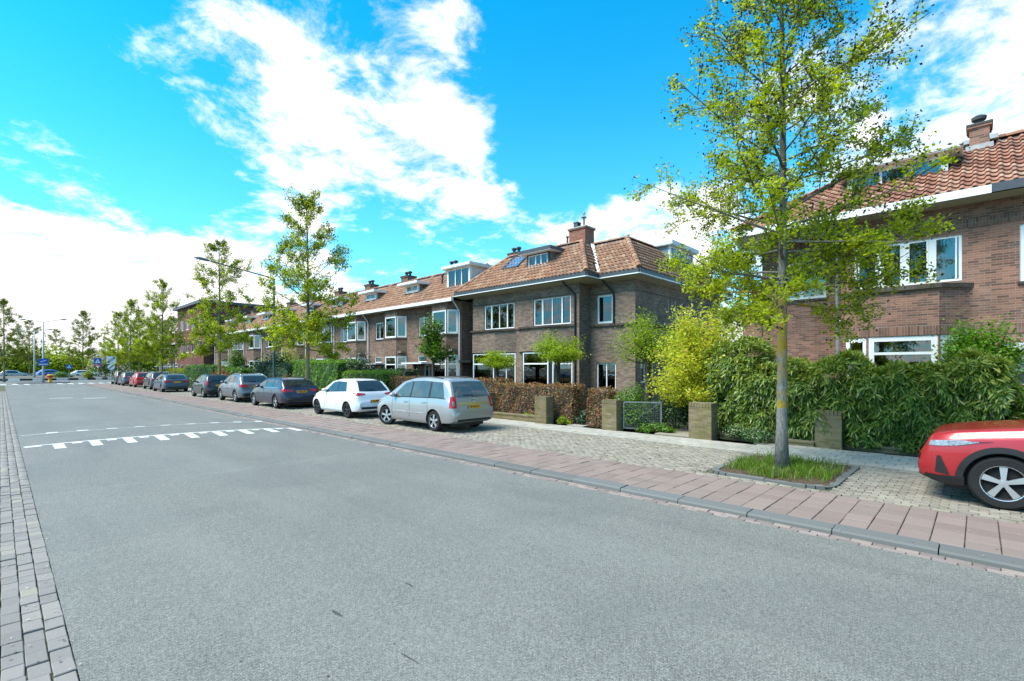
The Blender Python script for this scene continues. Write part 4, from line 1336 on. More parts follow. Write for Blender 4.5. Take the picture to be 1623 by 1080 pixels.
# ------------------------------------------------------------------ brick house on the right
H2 = thing('brick_house', 'reddish brown brick house with pantile roof behind the bamboo hedge', 'house', (0, 0, 0))
BR = M['brick_right']
w = MB()
upw = (0.32, 2.64, 4.28, 5.48)
wall(w, FX(17.2), -9, 2.95, 0, 6.25, [upw, (-2.3, -0.72, 4.12, 5.52), (0.3, 2.7, 0.5, 2.85), (-2.4, -0.52, 0.1, 2.42)], 0.13)
wall(w, Fr(0, 2.95, 1, 0, 0, 1), 17.2, 18.2, 0, 6.25)
wall(w, FX(18.2), 2.95, 5.42, 0, 6.25, [(3.52, 4.95, 4.26, 5.45)], 0.13)
wall(w, Fr(0, 5.42, 1, 0, 0, 1), 18.2, 23, 0, 6.25)
wall(w, Fr(23, 0, 0, 1, 1, 0), -9, 5.42, 0, 6.25)
wall(w, Fr(0, -9, 1, 0, 0, -1), 17.2, 23, 0, 6.25)
raw(w, 'wall', BR, H2)
ex = MB()
wall(ex, FX(18.16), 5.42, 6.05, 0, 4.08); wall(ex, Fr(0, 6.05, 1, 0, 0, 1), 18.16, 22, 0, 4.08)
exo = raw(ex, 'side_extension', BR, H2)
MB().box(18.0, 22, 5.43, 6.15, 4.08, 4.18).build('extension_roof', M['roofing'], exo)
interior(H2, [(20.4, 20.5, -8.9, 5.3, 0.05, 6.2), (17.4, 22.9, -8.9, 2.9, 3.15, 3.28), (18.3, 22.9, 2.9, 5.3, 3.15, 3.28), (17.4, 22.9, -8.9, 2.9, 6.15, 6.19), (18.3, 22.9, 2.9, 5.3, 6.15, 6.19), (17.45, 20.4, -0.3, -0.2, 0.05, 6.1), (18.3, 20.4, 2.96, 3.05, 0.05, 6.1)])
window(H2, FX(17.2), *upw, (0.26, 0.5, 0.74), None, -0.07, 0.06, mull=0.13, curtain=[(0.0, 0.22, CW)], bars=(0, 1, 2, 3))
window(H2, FX(17.2), -2.3, -0.72, 4.12, 5.52, (0.5,), None, -0.07, 0.08, mull=0.12, curtain=[(0.7, 1.0, CW)], sill=M['ledge'])
window(H2, FX(18.2), 3.52, 4.95, 4.26, 5.45, (0.5,), None, -0.07, 0.08, mull=0.1, curtain=[(0.0, 1.0, CW)], sill=M['ledge'])
BW = bay(H2, 17.2, 0.5, 0.74, 2.26, 0.18, 2.86, 0.1, 4.08, BR, [(0.85, 2.86)], [(), (), ()], (4.08, 0.11, 0.09, M['ledge']), 0.13, (2.40,))
sd = MB()
for (p, q) in (((17.2, 0.18), (16.7, 0.74)), ((16.7, 0.74), (16.7, 2.26)), ((16.7, 2.26), (17.2, 2.86))):
    F = Fr(p[0], p[1], q[0] - p[0], q[1] - p[1]); L = math.hypot(q[0] - p[0], q[1] - p[1])
    sd.box(0.003, L - 0.003, 0.001, 0.012, 2.87, 3.12, F)
sd.build('soldier_course', M['soldier'], BW)
lampsh = MB().lathe([(0.0, 0.25), (0.14, 0.24), (0.24, 0.0)], 14, (18.6, 1.5, 2.1)).build('ceiling_lamp', M['curtain'], H2, angle=40)
so2 = MB()
so2.box(-9, 2.949, 0.001, 0.014, 5.62, 5.83, FX(17.2)); so2.box(-9, 0.16, 0.001, 0.014, 2.87, 3.12, FX(17.2))
so2.build('soldier_course', M['soldier'], H2)
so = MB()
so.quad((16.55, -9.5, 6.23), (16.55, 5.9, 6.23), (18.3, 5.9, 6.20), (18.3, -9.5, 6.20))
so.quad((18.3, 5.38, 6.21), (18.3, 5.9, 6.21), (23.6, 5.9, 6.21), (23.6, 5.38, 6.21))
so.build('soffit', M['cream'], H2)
gutter_run(H2, [(16.6, -0.22), (16.6, 5.85), (23.6, 5.85)], 6.24, M['white'], 0.16, 0.20)
gutter_run(H2, [(16.6, -9.5), (16.6, -0.224)], 6.25, M['grey_gutter'], 0.165, 0.21)
TR = M['tile_right']
RZ = 8.60
EV = 6.44
vis = lambda c: -1.05 < c.y < 2.3
tile_slope(H2, (16.62, -9.5, EV), (16.62, 5.85, EV), (19.9, -9.5, RZ), (19.9, 2.55, RZ), TR, single=vis, skip=lambda c: 0.62 < c.y < 2.95 and c.x > 18.3, tw=0.235, gauge=0.315)
tile_slope(H2, (16.62, 5.85, EV), (23.2, 5.85, EV), (19.9, 2.55, RZ), (19.9, 2.56, RZ), TR, tw=0.235, gauge=0.315)
MB().quad((19.9, -9.5, RZ), (23.2, -9.5, EV), (23.2, 5.85, EV), (19.9, 2.55, RZ)).build('back_slope', M['roofing'], H2)
caps(H2, (19.9, -9.5, RZ + 0.04), (19.9, 2.55, RZ + 0.04), TR, 0.12)
caps(H2, (16.62, 5.85, EV + 0.07), (19.9, 2.55, RZ + 0.06), TR, 0.13)
dormer(H2, 18.15, 0.62, 2.95, 7.36, 8.00, 2.0, M['pale_board'], M['white'], M['slate_board'], (0.33, 0.66), 0.30, 0.17)
ch = chimney(H2, 19.35, 20.0, -0.22, 0.20, 8.2, 9.02, M['brick_right'], M['roofing'], 0)
MB().lathe([(0.10, 0), (0.09, 0.12), (0.09, 0.16), (0.16, 0.18), (0.17, 0.27), (0.10, 0.31), (0.0, 0.32)], 12, (19.65, 0.0, 9.02)).build('chimney_pot', M['roofing'], ch, angle=40)
lf = MB()
lf.box(19.30, 19.34, -0.30, 0.28, 8.26, 8.40); lf.box(19.36, 19.9, 0.205, 0.36, 8.50, 8.62); lf.box(19.36, 19.9, -0.40, -0.225, 8.50, 8.62)
lf.build('lead_flashing', M['lead'], ch)
pipe(H2, [(16.66, 3.06, 6.25), (16.8, 3.06, 6.1), (17.14, 3.04, 5.8), (17.14, 3.02, 0.1)], M['pole'], 0.045)
pipe(H2, [(17.14, 3.02, 3.35), (17.16, 2.93, 3.42)], M['pole'], 0.05)
MB().box(-2.6, -0.45, 0.001, 0.75, 2.44, 2.60, FX(17.2)).build('porch_canopy', M['white'], H2)
window(H2, FX(17.2), -1.0, -0.55, 0.55, 2.40, (), 1.95, -0.05, 0.07, curtain=[(0, 1, CW)], name='sidelight')
dd = MB().box(-2.0, -1.06, -0.11, -0.04, 0.1, 2.40, FX(17.2)).build('door', M['grey_gutter'], H2)
MB().box(-1.2, -1.14, -0.04, 0.03, 1.0, 1.2, FX(17.2)).build('door_handle', M['steel'], dd)
nb = MB().box(-0.51, -0.32, 0.001, 0.012, 1.88, 2.08, FX(17.2)).build('number_plate', M['white_sign'], H2)
MB().box(-0.50, -0.42, 0.001, 0.05, 1.66, 1.78, FX(17.2)).build('doorbell', M['black'], H2)

GR = thing('garage_block', 'pale flat roofed extension between the two brick houses', 'building', (20.0, 6.25, 0))
MB().box(0, 6, 0, 1.2, 0, 4.2).build('wall', M['pale_board'], GR)
MB().box(-0.15, 6.1, -0.1, 1.3, 4.2, 4.38).build('roof_edge', M['white'], GR)

# ------------------------------------------------------------------ vegetation
def leaf_quads(P, N, size, rg, aspect=0.55, up=None, droop=0.0, rolled=0.35):
    """one pointed leaf (two triangles joined on a fold) at every point P, facing N"""
    n = len(P)
    size = np.broadcast_to(np.asarray(size, dtype=float), (n,))
    N = N + rg.normal(0, rolled, (n, 3))
    N /= np.linalg.norm(N, axis=1, keepdims=True) + 1e-9
    t = rg.normal(0, 1, (n, 3)) if up is None else up + rg.normal(0, 0.35, (n, 3))
    t -= (t * N).sum(1, keepdims=True) * N
    t /= np.linalg.norm(t, axis=1, keepdims=True) + 1e-9
    b = np.cross(N, t)
    L = size[:, None]
    V = np.empty((n, 4, 3))
    V[:, 0] = P - t * L * 0.5
    V[:, 1] = P + b * L * aspect * 0.5 - t * L * 0.06 + N * L * 0.07
    V[:, 2] = P + t * L * 0.5 - N * L * droop
    V[:, 3] = P - b * L * aspect * 0.5 - t * L * 0.06 + N * L * 0.07
    F = np.arange(n * 4).reshape(n, 4)
    return V.reshape(-1, 3), F


def leaf_obj(name, V, F, mat, parent):
    return obj(name, np_mesh(name, V, F, mat), parent)


def unit(rg, n):
    v = rg.normal(0, 1, (n, 3))
    return v / np.linalg.norm(v, axis=1, keepdims=True)


def bush(name, label, cat, loc, rad, n, size, mat, seed, lumps=14, group=None, stems=3, extra=None, zmin=0.02, fill=0.35, aspect=0.55):
    """shrub of leaf clumps: lumps spread through an ellipsoid whose centre height is rad[2]"""
    rg = np.random.RandomState(seed)
    t = thing(name, label, cat, loc, 0, group)
    C = unit(rg, lumps) * (rg.uniform(0.35, 0.80, (lumps, 1)))
    C[:, 2] = np.abs(C[:, 2]) * 1.0 - 0.25
    Rl = rg.uniform(0.26, 0.46, lumps)
    per = n // lumps
    PP, NN = [], []
    for c, r in zip(C, Rl):
        d = unit(rg, per)
        rr = r * np.where(rg.uniform(0, 1, per) < fill, rg.uniform(0.3, 1, per), rg.uniform(0.85, 1.08, per))
        PP.append(c + d * rr[:, None]); NN.append(d + np.array([0, 0, 0.45]))
    P = np.vstack(PP) * np.array(rad); N = np.vstack(NN)
    P[:, 2] += rad[2] * 0.62
    k = P[:, 2] > zmin
    P, N = P[k], N[k]
    V, F = leaf_quads(P, N, size * rg.uniform(0.6, 1.25, len(P)), rg, aspect)
    leaf_obj('foliage', V, F, mat, t)
    for i in range(stems):
        a = 6.28 * i / max(1, stems) + rg.uniform(0, 1)
        x, y = math.cos(a) * rad[0] * 0.35, math.sin(a) * rad[1] * 0.35
        MB().tube([(x * 0.25, y * 0.25, 0), (x * 0.6, y * 0.6, rad[2] * 0.6), (x, y, rad[2] * 1.2)], [0.03, 0.02, 0.008], 5).build('stem', M['bark_dark'], t)
    if extra:
        em, en, es = extra
        d = unit(rg, en); d[:, 2] = np.abs(d[:, 2])
        c = rg.randint(0, lumps, en)
        P = (C[c] + d * (Rl[c] * 1.04)[:, None]) * np.array(rad); P[:, 2] += rad[2] * 0.62
        V, F = leaf_quads(P, d, es * rg.uniform(0.7, 1.2, en), rg, 0.8)
        leaf_obj('blossom', V, F, em, t)
    return t


def hedge(name, label, x0, x1, y0, y1, h, n, size, mat, seed, core=None, group=None, z0=0.06, wob=0.06, cat='hedge', up=False):
    rg = np.random.RandomState(seed)
    t = thing(name, label, cat, ((x0 + x1) / 2, (y0 + y1) / 2, z0), 0, group)
    hx, hy = (x1 - x0) / 2, (y1 - y0) / 2
    A = np.array([2 * hy * h, 2 * hx * h, 2 * hx * h, 4 * hx * hy, 0.5 * 2 * hy * h])
    side = rg.choice(5, n, p=A / A.sum())
    a, b = rg.uniform(-1, 1, n), rg.uniform(0, 1, n)
    P = np.zeros((n, 3)); N = np.zeros((n, 3))
    for s, (ax, sg) in enumerate(((0, -1), (1, -1), (1, 1), (2, 1), (0, 1))):
        m = side == s
        if ax == 0:
            P[m] = np.stack([np.full(m.sum(), sg * hx), a[m] * hy, b[m] * h], 1); N[m] = (sg, 0, 0.35)
        elif ax == 1:
            P[m] = np.stack([a[m] * hx, np.full(m.sum(), sg * hy), b[m] * h], 1); N[m] = (0, sg, 0.35)
        else:
            P[m] = np.stack([a[m] * hx, (2 * b[m] - 1) * hy, np.full(m.sum(), h)], 1); N[m] = (0, 0, 1)
    lump = np.sin(P[:, 0] * 5.1 + P[:, 1] * 3.3 + seed) * np.sin(P[:, 1] * 2.1 + P[:, 2] * 4.0) + 0.6 * np.sin(P[:, 1] * 7.7 + P[:, 2] * 6.1)
    P += N * (lump * wob)[:, None] - N * np.abs(rg.normal(0, 0.07, n))[:, None]
    P[:, 2] = np.maximum(P[:, 2], 0.02)
    V, F = leaf_quads(P, N, size * rg.uniform(0.6, 1.3, n), rg, 0.6, np.array([[0, 0, 1.0]]) if up else None, 0, 0.6)
    leaf_obj('foliage', V, F, mat, t)
    g = 0.16
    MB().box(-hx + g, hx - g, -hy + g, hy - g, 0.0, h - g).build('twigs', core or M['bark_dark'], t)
    return t


def branch_path(rg, p0, d0, L, n, bend, wob):
    pts = [np.array(p0, float)]; d = np.array(d0, float)
    for i in range(n):
        d = d + np.array([0, 0, bend]) + rg.normal(0, wob, 3)
        d /= np.linalg.norm(d)
        pts.append(pts[-1] + d * L / n)
    return pts


def make_tree(seed, H, r0, zb, prof, n_prim, n_leaf, leaf, n_old, old_size, sides=7, dens=None, twigs=6, lean=(0, 0)):
    """returns meshes: trunk, branches, leaves, old leaves. prof(t): crown radius at t = 0 (crown base) .. 1 (top)"""
    rg = np.random.RandomState(seed)
    tr = MB(); k = 14
    pts, rad = [], []
    for i in range(k + 1):
        t = i / k; z = H * 0.97 * t
        pts.append((lean[0] * t + 0.06 * math.sin(3 * t + seed) * t, lean[1] * t + 0.06 * math.cos(4 * t + seed) * t, z))
        rad.append(max(0.012, r0 * (1.0 - 0.86 * t) + (r0 * 0.35 * max(0, 1 - t * 14))))
    tr.tube(pts, rad, 12 if sides > 6 else 8)
    P3 = [np.array(p) for p in pts]
    at = lambda z: P3[min(k, int(z / (H * 0.97) * k))] + (P3[min(k, int(z / (H * 0.97) * k) + 1)] - P3[min(k, int(z / (H * 0.97) * k))]) * ((z / (H * 0.97) * k) % 1)
    br = MB(); tips = []
    for i in range(n_prim):
        t = (i + rg.uniform(0, 0.8)) / n_prim
        t = t ** 1.35
        z = zb + (H * 0.95 - zb) * t
        a = i * 2.399 + rg.normal(0, 0.35)
        rr = prof(t) * rg.uniform(0.78, 1.08)
        el = -0.02 + 0.95 * t + rg.normal(0, 0.12)
        L = rr / max(0.35, math.cos(min(el + 0.18, 1.2)))
        d = (math.cos(a) * math.cos(el), math.sin(a) * math.cos(el), math.sin(el))
        pp = branch_path(rg, at(z), d, L, 6, 0.045, 0.07)
        rb = max(0.012, r0 * 0.34 * (1 - t) ** 0.8 * rg.uniform(0.7, 1.1))
        br.tube(pp, np.linspace(rb, 0.006, 7), sides - 1, False)
        for j in range(twigs):
            q = rg.uniform(0.22, 1.0)
            s = min(5, int(q * 6)); p0 = pp[s] + (pp[s + 1] - pp[s]) * (q * 6 - s)
            dd = pp[s + 1] - pp[s]; dd = dd / np.linalg.norm(dd)
            sd = rg.normal(0, 1, 3); sd -= sd.dot(dd) * dd; sd /= np.linalg.norm(sd)
            d2 = dd * 0.6 + sd * 0.8 + np.array([0, 0, 0.25])
            l2 = L * rg.uniform(0.22, 0.45) * (1.15 - q * 0.5)
            p2 = branch_path(rg, p0, d2 / np.linalg.norm(d2), l2, 3, 0.05, 0.10)
            br.tube(p2, [0.010 * (1 + r0), 0.007, 0.005, 0.003], 4, False)
            for m in range(1, 4):
                tips.append((p2[m], p2[m] - p2[m - 1], t))
            if l2 > 0.5:
                for _ in range(2):
                    d3 = d2 / np.linalg.norm(d2) + rg.normal(0, 0.7, 3)
                    p3 = branch_path(rg, p2[1], d3 / np.linalg.norm(d3), l2 * 0.55, 2, 0.05, 0.1)
                    br.tube(p3, [0.006, 0.004, 0.003], 3, False)
                    tips += [(p3[1], p3[1] - p3[0], t), (p3[2], p3[2] - p3[1], t)]
        for m in range(3, 7):
            tips.append((pp[m], pp[m] - pp[m - 1], t))
    TP = np.array([x[0] for x in tips]); TD = np.array([x[1] for x in tips]); TT = np.array([x[2] for x in tips])
    wgt = np.array([dens(t) for t in TT]) if dens else np.ones(len(TT))
    nc = n_leaf // 7                              # leaves sit in rosettes along the twigs
    ci = rg.choice(len(TP), nc, p=wgt / wgt.sum())
    C = TP[ci] + rg.normal(0, 0.05, (nc, 3)) - TD[ci] * rg.uniform(0, 1.2, (nc, 1))
    n_leaf = nc * 7
    P = np.repeat(C, 7, axis=0) + rg.normal(0, leaf * 0.62, (n_leaf, 3))
    N = rg.normal(0, 0.6, (n_leaf, 3)) + np.array([0, 0, 0.9])
    V, F = leaf_quads(P, N, leaf * rg.uniform(0.55, 1.25, n_leaf), rg, 0.66)
    ws = 0.55 + 0.9 * TT
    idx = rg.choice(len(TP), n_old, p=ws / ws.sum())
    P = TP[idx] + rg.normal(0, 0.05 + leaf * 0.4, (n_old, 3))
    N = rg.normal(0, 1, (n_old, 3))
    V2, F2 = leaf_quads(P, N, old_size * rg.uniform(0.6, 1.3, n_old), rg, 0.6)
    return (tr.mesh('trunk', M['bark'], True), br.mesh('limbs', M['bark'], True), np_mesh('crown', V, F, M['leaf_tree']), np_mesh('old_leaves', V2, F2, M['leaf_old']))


def place_tree(meshes, loc, label, rz=0.0, sc=1.0, group='street trees along the parking bay', name='street_tree', cat='tree', leaf=None):
    t = thing(name, label, cat, loc, rz, group)
    t.scale = (sc, sc, sc)
    names = ('trunk', 'limbs', 'crown', 'old_leaves')
    for nme, me in zip(names, meshes):
        if nme == 'crown' and leaf is not None:
            me = me.copy(); me.materials[0] = leaf
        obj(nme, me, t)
    return t


# --- street trees: the near one is the largest thing in the picture
pear = lambda R_: (lambda t: R_ * (0.90 + 0.5 * t if t < 0.2 else 1.0 * (1 - ((t - 0.2) / 0.8) ** 1.25)) + 0.22)
dn = lambda t: 1.55 if t < 0.15 else (1.15 if t < 0.36 else 0.66)
NEAR = make_tree(21, 12.0, 0.100, 3.05, pear(2.12), 72, 54000, 0.068, 19000, 0.058, 8, dn, 10)
place_tree(NEAR, (10.22, 2.70, 0.10), 'tall young street tree with lichen on its trunk beside the red car', 0.6)
V1 = make_tree(33, 11.0, 0.125, 2.9, pear(2.35), 50, 26000, 0.108, 8000, 0.085, 6, dn, 7)
V2 = make_tree(47, 11.6, 0.125, 3.1, pear(2.3), 48, 23000, 0.115, 7000, 0.095, 6, dn, 6)
place_tree(V1, (10.95, 25.05, 0.08), 'street tree behind the white hatchback', 1.1)
place_tree(V2, (11.2, 40.6, 0.08), 'street tree behind the grey car and the black hatchback', 2.0)
place_tree(V2, (11.0, 58.0, 0.08), 'street tree behind the slate blue estate car', 4.0, 0.93)
place_tree(V1, (11.0, 74.8, 0.08), 'farthest street tree before the junction', 3.1, 0.95)
place_tree(V1, (12.0, 91.5, 0.0), 'tree at the far corner of the crossing', 5.0, 0.95, 'trees around the junction', 'junction_tree')
far = [(0.4, 101.5, 12.5, 0, 'bare topped tree at the left edge of the photo'), (-7, 128, 11.5, 1, 'far tree left of the lamp posts'), (4.4, 150, 12.5, 1, 'far tree just left of the tall double lamp'),
       (12.4, 140, 15.0, 0, 'tallest far tree right of the tall double lamp'), (15.2, 132, 8.5, 1, 'small bright far tree over the roundabout'), (-1.5, 160, 10, 1, 'low far tree behind the second lamp'),
       (21.5, 118, 13, 0, 'spreading tree behind the blue crossing sign'), (16.5, 104, 12.0, 1, 'tree just left of the end of zone sign'), (19.5, 96, 11.0, 0, 'tree behind the end of zone sign'),
       (10, 172, 12, 1, 'distant tree behind the blue van'), (-18, 150, 13, 0, 'distant tree beyond the left edge'), (26, 140, 13, 1, 'distant tree over the white blossom')]
for i, (x, y, h, v, lb) in enumerate(far):
    place_tree((V1, V2)[v], (x, y, 0), lb, i * 1.3, h / 11.3, 'trees around the junction', 'junction_tree', leaf=M['leaf_olive'] if i in (0, 2, 3, 6, 9) else None)


# --- bamboo hedge: drooping fans of long narrow leaves
def bamboo(name, label, loc, size, fans, seed, lumpy=1.0):
    rg = np.random.RandomState(seed)
    t = thing(name, label, 'hedge', loc)
    wx, wy, h = size
    n = fans
    A = np.array([wy * h, wx * h, wx * h, wx * wy])
    side = rg.choice(4, n, p=A / A.sum())
    a, b = rg.uniform(0, 1, n), rg.uniform(0, 1, n)
    P = np.zeros((n, 3)); N = np.zeros((n, 3))
    m = side == 0; P[m] = np.stack([np.zeros(m.sum()), a[m] * wy, b[m] ** 0.85 * h], 1); N[m] = (-1, 0, 0.15)
    m = side == 1; P[m] = np.stack([a[m] * wx, np.zeros(m.sum()), b[m] * h], 1); N[m] = (0, -1, 0.15)
    m = side == 2; P[m] = np.stack([a[m] * wx, np.full(m.sum(), wy), b[m] * h], 1); N[m] = (0, 1, 0.15)
    m = side == 3; P[m] = np.stack([a[m] * wx, b[m] * wy, np.full(m.sum(), h)], 1); N[m] = (-0.2, 0, 1)
    top = h + lumpy * (0.10 * np.sin(P[:, 1] * 2.2 + 1) + 0.08 * np.sin(P[:, 1] * 5.3))
    P[:, 2] *= top / h
    lump = np.sin(P[:, 1] * 4.1 + P[:, 2] * 1.3) * np.cos(P[:, 2] * 4.9 + P[:, 1] * 1.1) + 0.7 * np.sin(P[:, 1] * 9.3 - P[:, 2] * 5.0)
    bulge = 0.16 * np.sin(np.clip(P[:, 2] / h, 0, 1) * math.pi * 0.8)
    P += N * (0.11 * lump + bulge - np.abs(rg.normal(0, 0.10, n)))[:, None]
    K = 8
    idx = np.repeat(np.arange(n), K)
    L = rg.uniform(0.11, 0.23, n * K)
    d = N[idx] * 0.55 + rg.normal(0, 0.60, (n * K, 3)) + np.array([0, 0, -0.30])
    d[P[idx][:, 2] > h * 0.93] += np.array([0, 0, 0.55])
    d /= np.linalg.norm(d, axis=1, keepdims=True)
    nr = N[idx] + np.array([0, 0, 0.7]) + rg.normal(0, 0.3, (n * K, 3))
    sd = np.cross(d, nr); sd /= np.linalg.norm(sd, axis=1, keepdims=True) + 1e-9
    w = (L * 0.088)[:, None]; Lc = L[:, None]
    S = P[idx] + rg.normal(0, 0.012, (n * K, 3))
    V = np.empty((n * K, 6, 3))
    dr = np.array([0, 0, -1.0]) * Lc
    V[:, 0] = S; V[:, 1] = S + d * Lc * 0.35 + sd * w; V[:, 2] = S + d * Lc * 0.72 + sd * w * 0.75 + dr * 0.10
    V[:, 3] = S + d * Lc + dr * 0.24; V[:, 4] = S + d * Lc * 0.72 - sd * w * 0.75 + dr * 0.10; V[:, 5] = S + d * Lc * 0.35 - sd * w
    base = np.arange(n * K)[:, None] * 6
    F = np.vstack([base + np.array([[0, 1, 2, 5]]), base + np.array([[5, 2, 3, 4]])])
    V[:, :, 2] = np.maximum(V[:, :, 2], 0.02)
    topf = (P[idx][:, 2] > h * 0.86) & (rg.uniform(0, 1, n * K) < 0.75) | (rg.uniform(0, 1, n * K) < 0.08)  # most top leaves, few elsewhere: yellowish top highlights painted as leaf colour
    for nm_, mk_, mt_ in (('foliage', ~topf, M['leaf_bamboo']), ('lit_foliage', topf, M['leaf_bamboo_lit'])):
        Vm = V[mk_]; base = np.arange(len(Vm))[:, None] * 6
        F = np.vstack([base + np.array([[0, 1, 2, 5]]), base + np.array([[5, 2, 3, 4]])])
        leaf_obj(nm_, Vm.reshape(-1, 3), F, mt_, t)
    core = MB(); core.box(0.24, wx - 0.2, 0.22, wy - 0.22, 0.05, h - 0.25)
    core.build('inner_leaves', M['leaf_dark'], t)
    for i in range(26):
        x, y = rg.uniform(0.03, 0.35), rg.uniform(0.1, wy - 0.1)
        MB().tube([(x, y, 0), (x - 0.03, y + rg.normal(0, 0.05), h * 0.5), (x + rg.normal(0, 0.1), y + rg.normal(0, 0.1), h * 0.95)], [0.011, 0.009, 0.004], 5, False).build('culm', M['leaf_olive'], t)
    return t


bamboo('bamboo_hedge', 'long drooping bamboo hedge below the bay window', (13.98, -0.38, 0.12), (1.5, 5.1, 1.86), 5400, 5)
bamboo('bamboo_clump', 'taller bamboo clump beside the yellow maple', (14.15, 4.45, 0.12), (1.3, 1.15, 2.45), 1900, 9)

# --- beech hedges with last year's copper leaves
hedge('beech_hedge', 'copper brown beech hedge behind the mossy wall and silver car', 13.45, 14.25, 10.0, 13.9, 1.36, 9500, 0.062, M['leaf_beech'], 1, group='beech hedges')
hedge('beech_hedge', 'short copper beech hedge beside the garden path and gate pillar', 13.45, 14.15, 8.55, 9.45, 1.30, 3000, 0.062, M['leaf_beech'], 2, group='beech hedges')
hedge('beech_hedge', 'long beech hedge running behind the silver car towards the white one', 14.3, 15.0, 14.3, 22.6, 1.50, 9500, 0.075, M['leaf_beech'], 3, group='beech hedges')
hedge('privet_hedge', 'low green privet hedge behind the white hatchback', 14.0, 15.2, 22.9, 27.4, 1.78, 7500, 0.085, M['leaf_bright'], 4)
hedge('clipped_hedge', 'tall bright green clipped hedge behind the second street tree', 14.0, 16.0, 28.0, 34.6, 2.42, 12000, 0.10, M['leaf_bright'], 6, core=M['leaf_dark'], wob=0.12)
hedge('dark_hedge', 'dark evergreen hedge by the terrace front', 16.2, 17.2, 24.0, 29.5, 1.9, 4200, 0.10, M['leaf_dark'], 7)
for k, (y0, y1, h, mt, lb) in enumerate(((36, 43, 2.2, 'leaf_dark', 'dark hedge left of the green lamp post'), (46, 53, 1.9, 'leaf_mid', 'green hedge behind the slate blue estate car'), (54, 64, 2.2, 'leaf_mid', 'far green hedge behind the red hatchback'), (64.5, 76, 1.8, 'leaf_olive', 'farthest garden hedge near the end of zone sign'))):
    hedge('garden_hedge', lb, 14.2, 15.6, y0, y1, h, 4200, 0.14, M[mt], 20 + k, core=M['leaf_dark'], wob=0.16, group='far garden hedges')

# --- garden shrubs and small trees
bush('camellia_bush', 'rounded camellia bush with pale flowers before the second terraced house', 'shrub', (16.0, 28.6, 0.06), (1.9, 1.9, 2.3), 8000, 0.12, M['leaf_dark'], 3, 18, extra=(M['petal'], 260, 0.10))
bush('magnolia_bush', 'pink flowering magnolia bush above the clipped hedge', 'shrub', (16.6, 36.5, 0.06), (1.9, 2.2, 1.9), 2600, 0.13, M['leaf_olive'], 4, 16, extra=(M['petal'], 1700, 0.14))
bush('green_shrub', 'fresh green shrub leaning over the metal gate', 'shrub', (13.95, 7.95, 0.06), (0.85, 0.75, 1.0), 5200, 0.07, M['leaf_mid'], 5, 18)
bush('shady_shrub', 'dense dark shrub behind the open gate', 'shrub', (14.8, 6.95, 0.06), (0.95, 0.85, 1.05), 4800, 0.08, M['leaf_dark'], 6, 16)
bush('ground_cover', 'low leafy ground cover below the metal gate', 'plant', (13.65, 7.1, 0.06), (0.4, 0.75, 0.22), 2200, 0.06, M['leaf_mid'], 7, 12, stems=0)
bush('hellebore', 'blue green leafy plant at the garden path', 'plant', (13.75, 9.75, 0.06), (0.32, 0.32, 0.36), 700, 0.10, M['leaf_conifer'], 8, 9, stems=0)
bush('ivy_ground_cover', 'variegated ivy along the wall between the brick pillars', 'plant', (13.45, 4.25, 0.06), (0.32, 0.85, 0.36), 2600, 0.055, M['leaf_ivy'], 9, 14, stems=0)
bush('path_weeds', 'yellow green weeds at the foot of the beech hedge pillar', 'plant', (13.33, 10.25, 0.06), (0.18, 0.30, 0.24), 600, 0.06, M['leaf_lime'], 10, 8, stems=0)
bush('wall_weeds', 'yellow green plants along the low wall under the beech hedge', 'plant', (13.40, 11.9, 0.16), (0.12, 0.45, 0.16), 500, 0.06, M['leaf_lime'], 11, 8, stems=0)
bush('conifer_bush', 'broad dark conifer behind the dark blue estate', 'conifer', (15.2, 41.5, 0.06), (2.0, 2.4, 2.5), 6500, 0.16, M['leaf_conifer'], 13, 20)
bush('round_conifer', 'dark rounded conifer behind the third street tree', 'conifer', (15.0, 48.2, 0.06), (1.2, 1.3, 1.9), 3800, 0.14, M['leaf_conifer'], 14, 14)
bush('column_conifer', 'tall slim green conifer against the red brick block', 'conifer', (16.2, 53.0, 0.06), (1.1, 1.2, 3.4), 4200, 0.15, M['leaf_mid'], 15, 14)
bush('photinia', 'red leaved photinia shrub above the parked cars', 'shrub', (14.3, 50.5, 0.06), (1.1, 2.3, 1.55), 3400, 0.14, M['leaf_red'], 16, 14)
bush('copper_shrub', 'copper leaved shrub left of the clipped hedge', 'shrub', (14.4, 35.8, 0.06), (0.8, 0.9, 1.2), 2200, 0.11, M['leaf_beech'], 17, 12)
bush('weeping_shrub', 'olive green airy shrub behind the clipped hedge', 'shrub', (16.6, 40.0, 0.06), (1.3, 1.8, 2.6), 3600, 0.12, M['leaf_olive'], 18, 16)
bush('garden_tree', 'bright green garden tree right of the green lamp post', 'tree', (16.8, 44.5, 0.06), (1.6, 1.8, 3.0), 3800, 0.14, M['leaf_tree'], 19, 16)


